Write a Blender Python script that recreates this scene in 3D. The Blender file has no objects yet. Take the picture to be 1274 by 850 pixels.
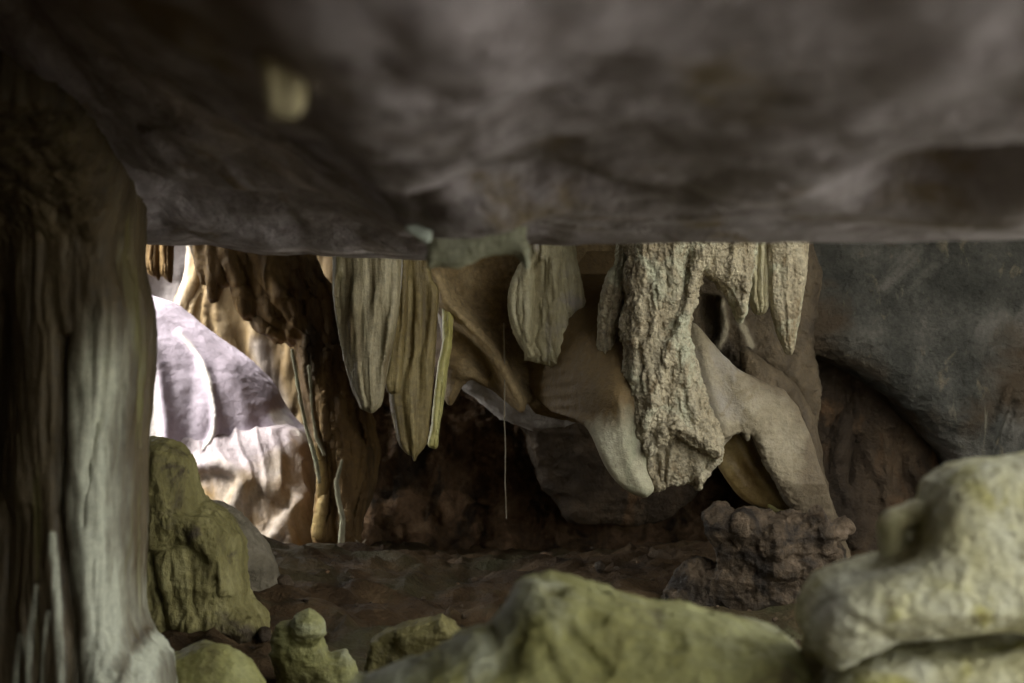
import bpy, math
import numpy as np

# ------------------------------------------------------------------ camera, sky, sun, exposure
SC = bpy.context.scene
COL = SC.collection
F, CX, CY = 1769.0, 637.0, 425.0          # focal length and centre of the 1274 x 850 photograph

cam_d = bpy.data.cameras.new("camera")
cam = bpy.data.objects.new("camera", cam_d)
COL.objects.link(cam)
cam.location = (0, 0, 0)
cam.rotation_euler = (math.radians(90), 0, 0)
cam_d.sensor_width = 36.0
cam_d.lens = 36.0 * F / 1274.0
cam_d.clip_start = 0.05
cam_d.clip_end = 2000
cam_d.dof.use_dof = True
cam_d.dof.focus_distance = 6.9
cam_d.dof.aperture_fstop = 2.2
SC.camera = cam

SUN_ELEV, SUN_AZ = 52.0, 255.0            # degrees; azimuth clockwise from +Y
world = bpy.data.worlds.new("World")
SC.world = world
world.use_nodes = True
wn = world.node_tree
bg = wn.nodes["Background"]
sky = wn.nodes.new("ShaderNodeTexSky")
sky.sky_type = 'NISHITA'
sky.sun_disc = False
sky.sun_elevation = math.radians(SUN_ELEV)
sky.sun_rotation = math.radians(SUN_AZ)
sky.dust_density = 4.0
sky.ozone_density = 1.0
hs = wn.nodes.new("ShaderNodeHueSaturation")
hs.inputs["Saturation"].default_value = 0.08
wn.links.new(sky.outputs[0], hs.inputs["Color"])
warm = wn.nodes.new("ShaderNodeMix")              # hazy, slightly warm overcast
warm.data_type = 'RGBA'
warm.blend_type = 'MULTIPLY'
warm.inputs[0].default_value = 1.0
warm.inputs[7].default_value = (1.0, 0.985, 0.91, 1)
wn.links.new(hs.outputs[0], warm.inputs[6])
wn.links.new(warm.outputs[2], bg.inputs["Color"])
bg.inputs["Strength"].default_value = 0.15

sun_d = bpy.data.lights.new("sun", 'SUN')
sun_d.energy = 1.2
sun_d.angle = math.radians(18)
sun_d.color = (1.0, 0.95, 0.86)
sun = bpy.data.objects.new("sun", sun_d)
COL.objects.link(sun)
sun.rotation_euler = (math.radians(90 - SUN_ELEV), 0, math.radians(180 - SUN_AZ))
sun.location = (4, -6, 9)

vs = SC.view_settings
vs.view_transform = 'Standard'
vs.look = 'None'
vs.gamma = 1.0
vs.exposure = 3.1
SC.render.engine = 'CYCLES'
cy = SC.cycles
cy.use_denoising = True
cy.max_bounces = 10
cy.diffuse_bounces = 7
cy.caustics_reflective = False
cy.caustics_refractive = False

# ------------------------------------------------------------------ noise
_rng = np.random.default_rng(7)
_P = _rng.permutation(256)
_P = np.concatenate([_P, _P, _P]).astype(np.int32)
_R = _rng.uniform(-1, 1, 256).astype(np.float32)
_J = _rng.uniform(0, 1, (256, 3)).astype(np.float32)


def vnoise(p):
    i = np.floor(p).astype(np.int32)
    f = (p - i).astype(np.float32)
    f = f * f * f * (f * (f * 6 - 15) + 10)
    i &= 255
    x, y, z = i[:, 0], i[:, 1], i[:, 2]
    out = 0
    for dx in (0, 1):
        wx = f[:, 0] if dx else 1 - f[:, 0]
        hx = _P[x + dx]
        for dy in (0, 1):
            wy = wx * (f[:, 1] if dy else 1 - f[:, 1])
            hy = _P[hx + y + dy]
            for dz in (0, 1):
                wz = wy * (f[:, 2] if dz else 1 - f[:, 2])
                out = out + wz * _R[_P[hy + z + dz] & 255]
    return out


def fbm(p, octaves=4, gain=0.5, ridge=False):
    a, s, out = 1.0, 0.0, 0
    p = np.asarray(p, np.float32)
    for k in range(octaves):
        n = vnoise(p + 17.3 * k)
        if ridge:
            n = 1 - 2 * np.abs(n) ** 0.8
        out = out + a * n
        s += a
        a *= gain
        p = p * 2.03
    return out / s


def worley(p):
    """Knobbly popcorn: high at cell centres, low in the creases between them."""
    i = np.floor(p).astype(np.int32)
    f = (p - i).astype(np.float32)
    best = np.full(len(p), 9.0, np.float32)
    for dx in (-1, 0, 1):
        for dy in (-1, 0, 1):
            for dz in (-1, 0, 1):
                h = _P[_P[_P[(i[:, 0] + dx) & 255] + ((i[:, 1] + dy) & 255)] + ((i[:, 2] + dz) & 255)]
                j = _J[h]
                d = (dx + j[:, 0] - f[:, 0]) ** 2 + (dy + j[:, 1] - f[:, 1]) ** 2 + (dz + j[:, 2] - f[:, 2]) ** 2
                best = np.minimum(best, d)
    return 0.55 - np.sqrt(best)


# ------------------------------------------------------------------ shapes
def smooth_poly(poly, n=3):
    p = np.array(poly, float)
    if n < 2:
        return p
    m = len(p)
    out = []
    for i in range(m):
        a, b, c, d = p[i - 1], p[i], p[(i + 1) % m], p[(i + 2) % m]
        for t in np.arange(n) / n:
            q = 0.5 * (2 * b + (c - a) * t + (2 * a - 5 * b + 4 * c - d) * t * t + (3 * b - a - 3 * c + d) * t ** 3)
            out.append(q if t else b)
    return np.array(out)


def sd_poly(poly, U, V):
    d = np.full(U.shape, 1e9)
    ins = np.zeros(U.shape, bool)
    n = len(poly)
    for i in range(n):
        ax, ay = poly[i - 1]
        bx, by = poly[i]
        ex, ey = bx - ax, by - ay
        L = ex * ex + ey * ey + 1e-12
        t = np.clip(((U - ax) * ex + (V - ay) * ey) / L, 0, 1)
        d = np.minimum(d, (U - ax - t * ex) ** 2 + (V - ay - t * ey) ** 2)
        if ay != by:
            c = ((ay > V) != (by > V)) & (U < ex * (V - ay) / (by - ay) + ax)
            ins ^= c
    d = np.sqrt(d)
    return np.where(ins, -d, d)


def d_line(pts, U, V):
    d = np.full(U.shape, 1e9)
    pts = smooth_line(pts)
    for (ax, ay), (bx, by) in zip(pts[:-1], pts[1:]):
        ex, ey = bx - ax, by - ay
        t = np.clip(((U - ax) * ex + (V - ay) * ey) / (ex * ex + ey * ey + 1e-9), 0, 1)
        d = np.minimum(d, (U - ax - t * ex) ** 2 + (V - ay - t * ey) ** 2)
    return np.sqrt(d)


def smooth_line(pts, n=4):
    p = np.array(pts, float)
    if len(p) < 3:
        return p
    q = np.vstack([2 * p[0] - p[1], p, 2 * p[-1] - p[-2]])
    out = []
    for i in range(1, len(q) - 2):
        a, b, c, d = q[i - 1], q[i], q[i + 1], q[i + 2]
        for t in np.arange(n) / n:
            out.append(0.5 * (2 * b + (c - a) * t + (2 * a - 5 * b + 4 * c - d) * t * t + (3 * b - a - 3 * c + d) * t ** 3))
    out.append(p[-1])
    return np.array(out)


def surface_nets(Fd):
    Fd = Fd.astype(np.float32)
    for ax in range(3):                       # close the shape at the block's faces
        sl = [slice(None)] * 3
        for e in (0, -1):
            sl[ax] = e
            Fd[tuple(sl)] = np.maximum(Fd[tuple(sl)], 0.4)
    S = Fd < 0
    C = np.zeros(tuple(n - 1 for n in S.shape), np.int8)
    offs = [(a, b, c) for a in (0, 1) for b in (0, 1) for c in (0, 1)]
    nx, ny, nz = C.shape
    for a, b, c in offs:
        C += S[a:a + nx, b:b + ny, c:c + nz]
    act = np.argwhere((C > 0) & (C < 8))
    vid = np.full(C.shape, -1, np.int32)
    vid[tuple(act.T)] = np.arange(len(act))
    pos = np.zeros((len(act), 3), np.float32)
    cnt = np.zeros(len(act), np.float32)
    for o in offs:
        for ax in range(3):
            if o[ax]:
                continue
            o2 = list(o)
            o2[ax] = 1
            f0 = Fd[act[:, 0] + o[0], act[:, 1] + o[1], act[:, 2] + o[2]]
            f1 = Fd[act[:, 0] + o2[0], act[:, 1] + o2[1], act[:, 2] + o2[2]]
            cr = (f0 < 0) != (f1 < 0)
            t = np.where(cr, f0 / np.where(cr, f0 - f1, 1), 0)
            q = np.tile(np.array(o, np.float32), (len(act), 1))
            q[:, ax] += t
            pos += q * cr[:, None]
            cnt += cr
    pos = act + pos / cnt[:, None]
    quads = []
    for ax in range(3):
        b, c = [k for k in range(3) if k != ax]
        lo = [slice(None)] * 3
        hi = [slice(None)] * 3
        lo[ax] = slice(0, -1)
        hi[ax] = slice(1, None)
        ch = S[tuple(lo)] != S[tuple(hi)]
        e = np.argwhere(ch)
        ok = (e[:, b] > 0) & (e[:, c] > 0) & (e[:, b] < C.shape[b]) & (e[:, c] < C.shape[c])
        e = e[ok]
        inside = S[tuple(e.T)]
        def at(db, dc):
            g = e.copy()
            g[:, b] += db
            g[:, c] += dc
            return vid[tuple(g.T)]
        q = np.stack([at(-1, -1), at(0, -1), at(0, 0), at(-1, 0)], 1)
        flip = inside ^ (ax == 1)
        q[~flip] = q[~flip][:, ::-1]
        quads.append(q)
    return pos, np.concatenate(quads)


def vnormals(V, Q):
    n = np.cross(V[Q[:, 2]] - V[Q[:, 0]], V[Q[:, 3]] - V[Q[:, 1]])
    N = np.zeros_like(V)
    for k in range(4):
        for c in range(3):
            N[:, c] += np.bincount(Q[:, k], n[:, c], len(V))
    return N / (np.linalg.norm(N, axis=1)[:, None] + 1e-12)


def link_mesh(name, V, Q, mat, parent=None, origin=None, mask=None):
    V = np.asarray(V, np.float64)
    if origin is None:
        origin = (V[:, 0].mean(), V[:, 1].mean(), V[:, 2].min())
    origin = np.array(origin, float)
    me = bpy.data.meshes.new(name)
    L = V - origin
    me.vertices.add(len(L))
    me.vertices.foreach_set("co", L.astype(np.float32).ravel())
    me.loops.add(len(Q) * 4)
    me.loops.foreach_set("vertex_index", Q.astype(np.int32).ravel())
    me.polygons.add(len(Q))
    me.polygons.foreach_set("loop_start", np.arange(0, len(Q) * 4, 4, dtype=np.int32))
    me.polygons.foreach_set("use_smooth", np.ones(len(Q), bool))
    me.update(calc_edges=True)
    if mask is not None:
        at = me.attributes.new("mask", 'FLOAT', 'POINT')
        at.data.foreach_set("value", np.asarray(mask, np.float32))
    me.materials.append(mat)
    ob = bpy.data.objects.new(name, me)
    COL.objects.link(ob)
    ob.location = origin
    if parent is not None:
        ob.parent = parent
        ob.location = origin - np.array(parent.location)
    return ob


def tag(o, label, cat, group=None):
    o["label"] = label
    o["category"] = cat
    if group:
        o["group"] = group
    return o


def structure(o):
    o["kind"] = "structure"
    return o


class Grid:
    """A block of space at depth Y, measured in photograph pixels at that depth: u right, w away, v down."""
    def __init__(self, box, Y, h):
        (u0, u1), (w0, w1), (v0, v1) = box
        self.Y, self.h, self.s = Y, h, Y / F
        self.o = np.array([u0 - 2 * h, w0 - 2 * h, v0 - 2 * h], float)
        self.u = np.arange(u0 - 2 * h, u1 + 2 * h, h)
        self.w = np.arange(w0 - 2 * h, w1 + 2 * h, h).astype(np.float32)
        self.v = np.arange(v0 - 2 * h, v1 + 2 * h, h)
        self.U, self.V = np.meshgrid(self.u, self.v, indexing='ij')
        self.W = self.w[None, :, None]
        self.F = None

    def add(self, f, k=0.0):
        f = f.astype(np.float32)
        if self.F is None:
            self.F = f
        elif k <= 0:
            self.F = np.minimum(self.F, f)
        else:
            g = np.clip(0.5 + 0.5 * (f - self.F) / k, 0, 1)
            self.F = f * (1 - g) + self.F * g - k * g * (1 - g)

    def cut(self, f, k=0.0):
        f = -f.astype(np.float32)
        if k <= 0:
            self.F = np.maximum(self.F, f)
        else:
            g = np.clip(0.5 - 0.5 * (f - self.F) / k, 0, 1)
            self.F = f * (1 - g) + self.F * g + k * g * (1 - g)

    def slab(self, poly, wc=0.0, T=20.0, r=None, bulge=0.0, R=60.0, relief=None, back=None, sm=3):
        D = sd_poly(smooth_poly(poly, sm), self.U, self.V)
        inf = bulge * np.sqrt(np.clip(-D / R, 0, 1) * (2 - np.clip(-D / R, 0, 1)))
        rel = relief(self.U, self.V, D) if relief is not None else 0.0
        wf = (wc - T - inf - rel) + 0 * D
        wb = (wc + (T if back is None else back) + inf) + 0 * D
        r = T * 0.8 if r is None else r
        a = np.maximum(wf[:, None, :] - self.W, self.W - wb[:, None, :]) + r
        d = D[:, None, :] + r
        return np.minimum(np.maximum(d, a), 0) + np.hypot(np.maximum(d, 0), np.maximum(a, 0)) - r

    def ell(self, c, rad):
        x = (self.u[:, None, None] - c[0]) / rad[0]
        y = (self.W - c[1]) / rad[1]
        z = (self.v[None, None, :] - c[2]) / rad[2]
        k = np.sqrt(x * x + y * y + z * z)
        return (k - 1) * min(rad)

    def chain(self, pts, k=0.0):
        """Tapering limb through (u, w, v, radius) points."""
        out = None
        for a, b in zip(pts[:-1], pts[1:]):
            a, b = np.array(a, float), np.array(b, float)
            e = b[:3] - a[:3]
            L = (e ** 2).sum() + 1e-9
            x, y, z = self.u[:, None, None] - a[0], self.W - a[1], self.v[None, None, :] - a[2]
            t = np.clip((x * e[0] + y * e[1] + z * e[2]) / L, 0, 1)
            d = np.sqrt((x - t * e[0]) ** 2 + (y - t * e[1]) ** 2 + (z - t * e[2]) ** 2) - (a[3] + t * (b[3] - a[3]))
            out = d if out is None else np.minimum(out, d)
        return out

    def build(self, name, mat, disp=(), parent=None, mask=None, origin='low'):
        P, Q = surface_nets(self.F)
        self.F = None
        P = P * self.h + self.o                       # pixel space (u, w, v)
        for kind, sc, amp, seed in disp:
            N = vnormals(P.astype(np.float64), Q)
            # normals in this left-handed frame may point inward: check once by volume
            c = P.mean(0)
            if ((P - c) * N).sum() < 0:
                N = -N
            q = P / np.array(sc, float) + seed * 11.7
            if callable(kind):
                d = kind(P)
            elif kind == 'fbm':
                d = fbm(q, 4)
            elif kind == 'ridge':
                d = fbm(q, 4, ridge=True) - 0.2
            elif kind == 'pop':
                d = worley(q + 0.35 * np.stack([vnoise(q * 1.7), vnoise(q * 1.7 + 9), vnoise(q * 1.7 + 5)], 1))
            elif kind == 'flute':
                wq = q.copy()
                wq[:, 0] += 0.5 * fbm(P / np.array([60., 60., 90.]) + seed, 2)
                d = 1 - 2 * np.abs(fbm(wq, 3))
            P = P + N * (d * amp)[:, None]
        m = mask(P) if mask is not None else None
        Wd = np.stack([(P[:, 0] - CX) * self.s, self.Y + P[:, 1] * self.s, -(P[:, 2] - CY) * self.s], 1)
        N = vnormals(Wd, Q)
        c = Wd.mean(0)
        if ((Wd - c) * N).sum() < 0:
            Q = Q[:, ::-1]
        og = (Wd[:, 0].mean(), Wd[:, 1].mean(), Wd[:, 2].min() if origin == 'low' else Wd[:, 2].max())
        return link_mesh(name, Wd, Q, mat, parent, og, m)


def grp(*rs):
    """relief made of ridge lines: (points, height, width)"""
    def f(U, V, D):
        out = 0
        for pts, hgt, wid in rs:
            out = out + hgt * np.exp(-(d_line(pts, U, V) / wid) ** 2)
        return out
    return f


def fan(U, V, D, n, amp, seed=0.0, warp=0.5, power=1.0):
    """pleats that follow the outline: equal shares of the width at every height"""
    ins = D < 0
    big = 1e9
    lo = np.where(ins, U, big).min(0)
    hi = np.where(ins, U, -big).max(0)
    ok = hi > lo
    lo = np.where(ok, lo, U.min())
    hi = np.where(ok, hi, U.max())
    a = (U - lo[None, :]) / (hi - lo + 1e-6)[None, :]
    sh = a.shape
    p = np.stack([a.ravel() * n * 0.6 + seed * 7, np.zeros(a.size), V.ravel() / 120.0 + seed], 1)
    a2 = a * n + 1.6 * warp * fbm(p * np.array([1.0, 1.0, 0.8]), 3).reshape(sh)
    amp = amp * np.clip(0.75 + 1.1 * fbm(p * np.array([1.3, 1, 1.2]) + 31, 2).reshape(sh), 0.15, 1.5)
    return amp * np.sign(np.cos(2 * np.pi * a2)) * np.abs(np.cos(2 * np.pi * a2)) ** power


def lmask(lines, soft=1.0):
    """per-vertex 0..1 for colour that follows traced stripes: (points, width)"""
    def f(P):
        m = np.zeros(len(P))
        for pts, wid in lines:
            d = d_line(pts, P[:, 0], P[:, 2])
            d = d + (0.35 * wid + 1.5) * fbm(P / np.array([14., 14., 50.]), 3)
            m = np.maximum(m, np.clip(1.5 - d / wid, 0, 1))
        return m
    return f


def sheet(name, P, mat, parent=None, close=False, mask=None):
    n, m = P.shape[:2]
    idx = np.arange(n * m).reshape(n, m)
    q = np.stack([idx[:-1, :-1], idx[1:, :-1], idx[1:, 1:], idx[:-1, 1:]], -1).reshape(-1, 4)
    return link_mesh(name, P.reshape(-1, 3), q, mat, parent, None, mask)


# ------------------------------------------------------------------ materials
def rock(name, stops, sc=(6, 6, 6), stain=None, mask=None, bump=((30, 0.5, 0.02),), rough=(0.55, 0.85), spec=0.35,
         distort=0.4, mott=0.25, veins=None):
    m = bpy.data.materials.new(name)
    m.use_nodes = True
    nt = m.node_tree
    N, L = nt.nodes, nt.links
    bs = N["Principled BSDF"]
    bs.inputs["Specular IOR Level"].default_value = spec
    tc = N.new("ShaderNodeTexCoord")

    def noise(scale, vec=(1, 1, 1), detail=7.0, rg=0.58, dist=0.0, kind='FBM', off=0.0):
        mp = N.new("ShaderNodeMapping")
        mp.inputs["Scale"].default_value = vec
        mp.inputs["Location"].default_value = (off, off * 1.3, off * 0.7)
        L.new(tc.outputs["Object"], mp.inputs["Vector"])
        t = N.new("ShaderNodeTexNoise")
        t.noise_type = kind
        t.inputs["Scale"].default_value = scale
        t.inputs["Detail"].default_value = detail
        t.inputs["Roughness"].default_value = rg
        t.inputs["Distortion"].default_value = dist
        L.new(mp.outputs[0], t.inputs["Vector"])
        return t

    def ramp(src, st):
        r = N.new("ShaderNodeValToRGB")
        e = r.color_ramp.elements
        while len(e) < len(st):
            e.new(0.5)
        for k, (p, c) in enumerate(st):
            e[k].position = p
            e[k].color = (*c, 1) if len(c) == 3 else c
        L.new(src, r.inputs[0])
        return r

    def mix(fac, a, b, mode='MIX'):
        x = N.new("ShaderNodeMix")
        x.data_type = 'RGBA'
        x.blend_type = mode
        if isinstance(fac, float):
            x.inputs[0].default_value = fac
        else:
            L.new(fac, x.inputs[0])
        for s, v in ((6, a), (7, b)):
            if isinstance(v, tuple):
                x.inputs[s].default_value = (*v, 1)
            else:
                L.new(v, x.inputs[s])
        return x.outputs[2]

    n1 = noise(1.0, sc, 8, 0.6, distort)
    col = ramp(n1.outputs[0], stops).outputs[0]
    n2 = noise(38.0, (1, 1, 1), 6, 0.65, off=3.1)
    g = ramp(n2.outputs[0], [(0.3, (1 - mott,) * 3), (0.72, (1 + mott * 0.5,) * 3)]).outputs[0]
    col = mix(1.0, col, g, 'MULTIPLY')
    if stain:
        for (c, s, lo, hi, off) in stain:
            n3 = noise(1.0, s, 6, 0.6, 0.6, off=off)
            f = ramp(n3.outputs[0], [(lo, (0, 0, 0)), (hi, (1, 1, 1))]).outputs[0]
            col = mix(f, col, c)
    for (c, s, w, off) in (veins or ()):
        nv = noise(1.0, s, 5, 0.6, 0.8, off=off)
        f = ramp(nv.outputs[0], [(0.5 - w, (0, 0, 0)), (0.5, (0.8, 0.8, 0.8)), (0.5 + w, (0, 0, 0))]).outputs[0]
        col = mix(f, col, c)
    if mask:
        a = N.new("ShaderNodeAttribute")
        a.attribute_name = "mask"
        n4 = noise(1.0, (30, 30, 6), 5, 0.6, off=7.7)
        mm = N.new("ShaderNodeMath")
        mm.operation = 'MULTIPLY_ADD'
        L.new(n4.outputs[0], mm.inputs[0])
        mm.inputs[1].default_value = 0.8
        mm.inputs[2].default_value = -0.4
        ad = N.new("ShaderNodeMath")
        ad.operation = 'MULTIPLY_ADD'
        L.new(mm.outputs[0], ad.inputs[0])
        ad.inputs[1].default_value = 0.6
        L.new(a.outputs["Fac"], ad.inputs[2])
        mu = N.new("ShaderNodeMath")
        mu.operation = 'MULTIPLY'
        mu.use_clamp = True
        L.new(ad.outputs[0], mu.inputs[0])
        L.new(a.outputs["Fac"], mu.inputs[1])
        mc = mix(1.0, mask, g, 'MULTIPLY')
        col = mix(mu.outputs[0], col, mc)
    L.new(col, bs.inputs["Base Color"])
    rr = N.new("ShaderNodeMapRange")
    L.new(n2.outputs[0], rr.inputs[0])
    rr.inputs[1].default_value = 0.3
    rr.inputs[2].default_value = 0.7
    rr.inputs[3].default_value = rough[0]
    rr.inputs[4].default_value = rough[1]
    L.new(rr.outputs[0], bs.inputs["Roughness"])
    prev = None
    for k, b in enumerate(bump):
        scl, stg, dst = b[:3]
        vec = b[3] if len(b) > 3 else (1, 1, 1)
        kind = b[4] if len(b) > 4 else 'FBM'
        if kind == 'VORONOI':
            mp = N.new("ShaderNodeMapping")
            mp.inputs["Scale"].default_value = vec
            L.new(tc.outputs["Object"], mp.inputs["Vector"])
            t = N.new("ShaderNodeTexVoronoi")
            t.feature = 'SMOOTH_F1'
            t.inputs["Scale"].default_value = scl
            L.new(mp.outputs[0], t.inputs["Vector"])
            inv = N.new("ShaderNodeMath")
            inv.operation = 'SUBTRACT'
            inv.inputs[0].default_value = 1.0
            L.new(t.outputs[0], inv.inputs[1])
            hsrc = inv.outputs[0]
        else:
            hsrc = noise(scl, vec, 8, 0.62, 0.2, kind, off=k * 2.7).outputs[0]
        bp = N.new("ShaderNodeBump")
        bp.inputs["Strength"].default_value = stg
        bp.inputs["Distance"].default_value = dst
        L.new(hsrc, bp.inputs["Height"])
        if prev is not None:
            L.new(prev.outputs[0], bp.inputs["Normal"])
        prev = bp
    if prev is not None:
        L.new(prev.outputs[0], bs.inputs["Normal"])
    return m


M = {}
M['ceiling'] = rock('ceiling_rock', [(0.32, (0.18, 0.155, 0.15)), (0.44, (0.315, 0.288, 0.318)), (0.56, (0.42, 0.393, 0.445)), (0.74, (0.53, 0.50, 0.575))],
                    (4.2, 2.2, 3), stain=[((0.23, 0.185, 0.13), (3.4, 1.9, 3), 0.56, 0.66, 1.0), ((0.10, 0.08, 0.075), (3.4, 1.9, 3), 0.61, 0.68, 5.0)],
                    mask=(0.80, 0.76, 0.83), bump=((7, 0.8, 0.05, (1, 0.6, 1)), (30, 0.3, 0.01)), spec=0.3, distort=1.4)
M['floor'] = rock('cave_floor_soil', [(0.3, (0.026, 0.015, 0.007)), (0.5, (0.07, 0.042, 0.019)), (0.7, (0.14, 0.092, 0.048))], (2.6, 2.6, 2.6),
                  stain=[((0.06, 0.055, 0.025), (0.9, 0.9, 0.9), 0.5, 0.65, 2.0)], bump=((14, 0.8, 0.05), (60, 0.7, 0.015)), spec=0.2)
M['outside'] = rock('bounce_ground', [(0.3, (0.23, 0.225, 0.18)), (0.5, (0.42, 0.405, 0.36)), (0.7, (0.52, 0.505, 0.47))], (1.2, 1.2, 1.2), bump=((20, 0.8, 0.05),))
M['wall'] = rock('dark_brown_wall', [(0.3, (0.025, 0.017, 0.010)), (0.48, (0.065, 0.044, 0.026)), (0.62, (0.115, 0.078, 0.045)), (0.75, (0.18, 0.125, 0.075))],
                 (2.2, 2.2, 1.6), stain=[((0.15, 0.085, 0.04), (2.5, 2.5, 1.2), 0.6, 0.7, 3.0)], bump=((9, 0.9, 0.08), (40, 0.6, 0.02)), spec=0.3)
M['backwall'] = rock('pale_chamber_wall', [(0.3, (0.12, 0.10, 0.092)), (0.5, (0.175, 0.152, 0.15)), (0.7, (0.22, 0.20, 0.205))], (1.6, 1.6, 0.7),
                     bump=((8, 0.5, 0.05), (30, 0.4, 0.015)))
M['column'] = rock('column_calcite', [(0.3, (0.035, 0.026, 0.015)), (0.5, (0.078, 0.058, 0.032)), (0.7, (0.13, 0.10, 0.056))], (9, 9, 1.2),
                   stain=[((0.16, 0.15, 0.055), (7, 7, 0.9), 0.60, 0.72, 4.0)], mask=(0.50, 0.51, 0.405), bump=((26, 0.45, 0.012, (1, 1, 0.2)), (60, 0.35, 0.006)),
                   rough=(0.4, 0.7), spec=0.3)
M['boulder'] = rock('mossy_boulder', [(0.3, (0.135, 0.12, 0.04)), (0.46, (0.25, 0.24, 0.085)), (0.60, (0.32, 0.315, 0.135)), (0.75, (0.39, 0.385, 0.21))],
                    (4, 4, 4), stain=[((0.09, 0.075, 0.03), (5, 5, 5), 0.6, 0.70, 2.0), ((0.40, 0.41, 0.31), (2.2, 2.2, 2.2), 0.52, 0.66, 6.0)],
                    bump=((14, 0.6, 0.03), (55, 0.5, 0.010)))
M['paleboulder'] = rock('pale_boulder', [(0.3, (0.30, 0.265, 0.11)), (0.46, (0.50, 0.475, 0.28)), (0.58, (0.62, 0.61, 0.45)), (0.75, (0.68, 0.68, 0.58))],
                        (4, 4, 5), stain=[((0.40, 0.37, 0.10), (5, 5, 5), 0.53, 0.66, 2.0), ((0.15, 0.12, 0.05), (9, 9, 9), 0.59, 0.69, 6.0)],
                        bump=((16, 0.9, 0.04), (60, 0.6, 0.012)))
M['olive'] = rock('olive_mound', [(0.3, (0.09, 0.075, 0.025)), (0.5, (0.20, 0.175, 0.065)), (0.7, (0.30, 0.27, 0.12))], (7, 7, 3),
                  stain=[((0.06, 0.045, 0.025), (4, 4, 4), 0.58, 0.68, 8.0)], bump=((22, 0.8, 0.03, (1, 1, 0.5)), (70, 0.6, 0.01)))
M['greyrock'] = rock('grey_brown_rock', [(0.3, (0.09, 0.075, 0.05)), (0.5, (0.17, 0.145, 0.10)), (0.7, (0.24, 0.21, 0.16))], (6, 6, 6), bump=((20, 0.7, 0.03), (70, 0.5, 0.01)))
M['curtain'] = rock('pleated_calcite', [(0.3, (0.13, 0.10, 0.05)), (0.48, (0.26, 0.222, 0.135)), (0.7, (0.40, 0.355, 0.24))], (18, 18, 1.2),
                    stain=[((0.10, 0.07, 0.03), (5, 5, 2.2), 0.54, 0.68, 1.0), ((0.14, 0.12, 0.06), (30, 30, 2.0), 0.55, 0.66, 4.0)], bump=((34, 0.6, 0.014, (1, 1, 0.15)), (110, 0.6, 0.006)), rough=(0.45, 0.75), mott=0.35)
M['ochre'] = rock('ochre_calcite', [(0.3, (0.10, 0.072, 0.024)), (0.5, (0.20, 0.152, 0.062)), (0.7, (0.32, 0.265, 0.125))], (15, 15, 1.2),
                  stain=[((0.08, 0.055, 0.02), (12, 12, 1.5), 0.54, 0.66, 4.0)], bump=((34, 0.6, 0.014, (1, 1, 0.2)), (110, 0.6, 0.006)), rough=(0.4, 0.7), mott=0.35)
M['yellow'] = rock('yellow_calcite', [(0.3, (0.36, 0.31, 0.09)), (0.5, (0.50, 0.46, 0.17)), (0.7, (0.58, 0.55, 0.27))], (18, 18, 2), bump=((60, 0.3, 0.006),), rough=(0.35, 0.6), spec=0.5)
M['tan'] = rock('tan_drapery', [(0.3, (0.12, 0.078, 0.033)), (0.48, (0.25, 0.175, 0.082)), (0.66, (0.36, 0.27, 0.145))], (5, 5, 5),
                stain=[((0.09, 0.06, 0.026), (3.5, 3.5, 7), 0.53, 0.66, 3.0)], mask=(0.43, 0.32, 0.17), bump=((16, 0.8, 0.03), (70, 0.6, 0.01)), mott=0.35)
M['scallop'] = rock('pale_yellow_crust', [(0.3, (0.20, 0.165, 0.085)), (0.5, (0.38, 0.34, 0.21)), (0.7, (0.50, 0.46, 0.32))], (14, 14, 2.5),
                    stain=[((0.30, 0.27, 0.24), (5, 5, 3), 0.52, 0.66, 5.0)], bump=((30, 0.6, 0.02, (1, 1, 0.4)), (110, 0.5, 0.006)))
M['crust'] = rock('crusted_calcite', [(0.28, (0.17, 0.13, 0.075)), (0.46, (0.35, 0.30, 0.20)), (0.6, (0.41, 0.36, 0.25)), (0.75, (0.48, 0.435, 0.32))], (10, 10, 4),
                  stain=[((0.38, 0.375, 0.27), (5, 5, 4), 0.52, 0.62, 3.0), ((0.17, 0.12, 0.06), (9, 9, 5), 0.59, 0.70, 9.0)],
                  bump=((70, 0.9, 0.014, (1, 1, 1), 'VORONOI'), (40, 0.7, 0.02), (160, 0.6, 0.004)), mott=0.45)
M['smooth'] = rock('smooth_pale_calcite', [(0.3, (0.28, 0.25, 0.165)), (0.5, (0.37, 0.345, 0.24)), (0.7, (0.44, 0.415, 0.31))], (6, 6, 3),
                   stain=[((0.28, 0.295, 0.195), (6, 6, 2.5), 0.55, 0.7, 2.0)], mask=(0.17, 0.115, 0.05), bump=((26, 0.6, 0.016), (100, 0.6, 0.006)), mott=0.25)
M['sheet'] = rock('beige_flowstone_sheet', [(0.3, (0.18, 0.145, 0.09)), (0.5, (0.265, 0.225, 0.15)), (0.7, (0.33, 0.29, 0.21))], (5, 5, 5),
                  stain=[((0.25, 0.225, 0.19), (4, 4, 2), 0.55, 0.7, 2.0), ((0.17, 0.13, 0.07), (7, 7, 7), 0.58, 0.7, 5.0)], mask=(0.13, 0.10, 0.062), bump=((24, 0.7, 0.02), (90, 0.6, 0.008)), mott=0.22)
M['amber'] = rock('amber_flap', [(0.3, (0.13, 0.08, 0.025)), (0.5, (0.24, 0.165, 0.06)), (0.7, (0.33, 0.25, 0.11))], (6, 6, 6), bump=((30, 0.4, 0.012),), rough=(0.35, 0.6))
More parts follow.
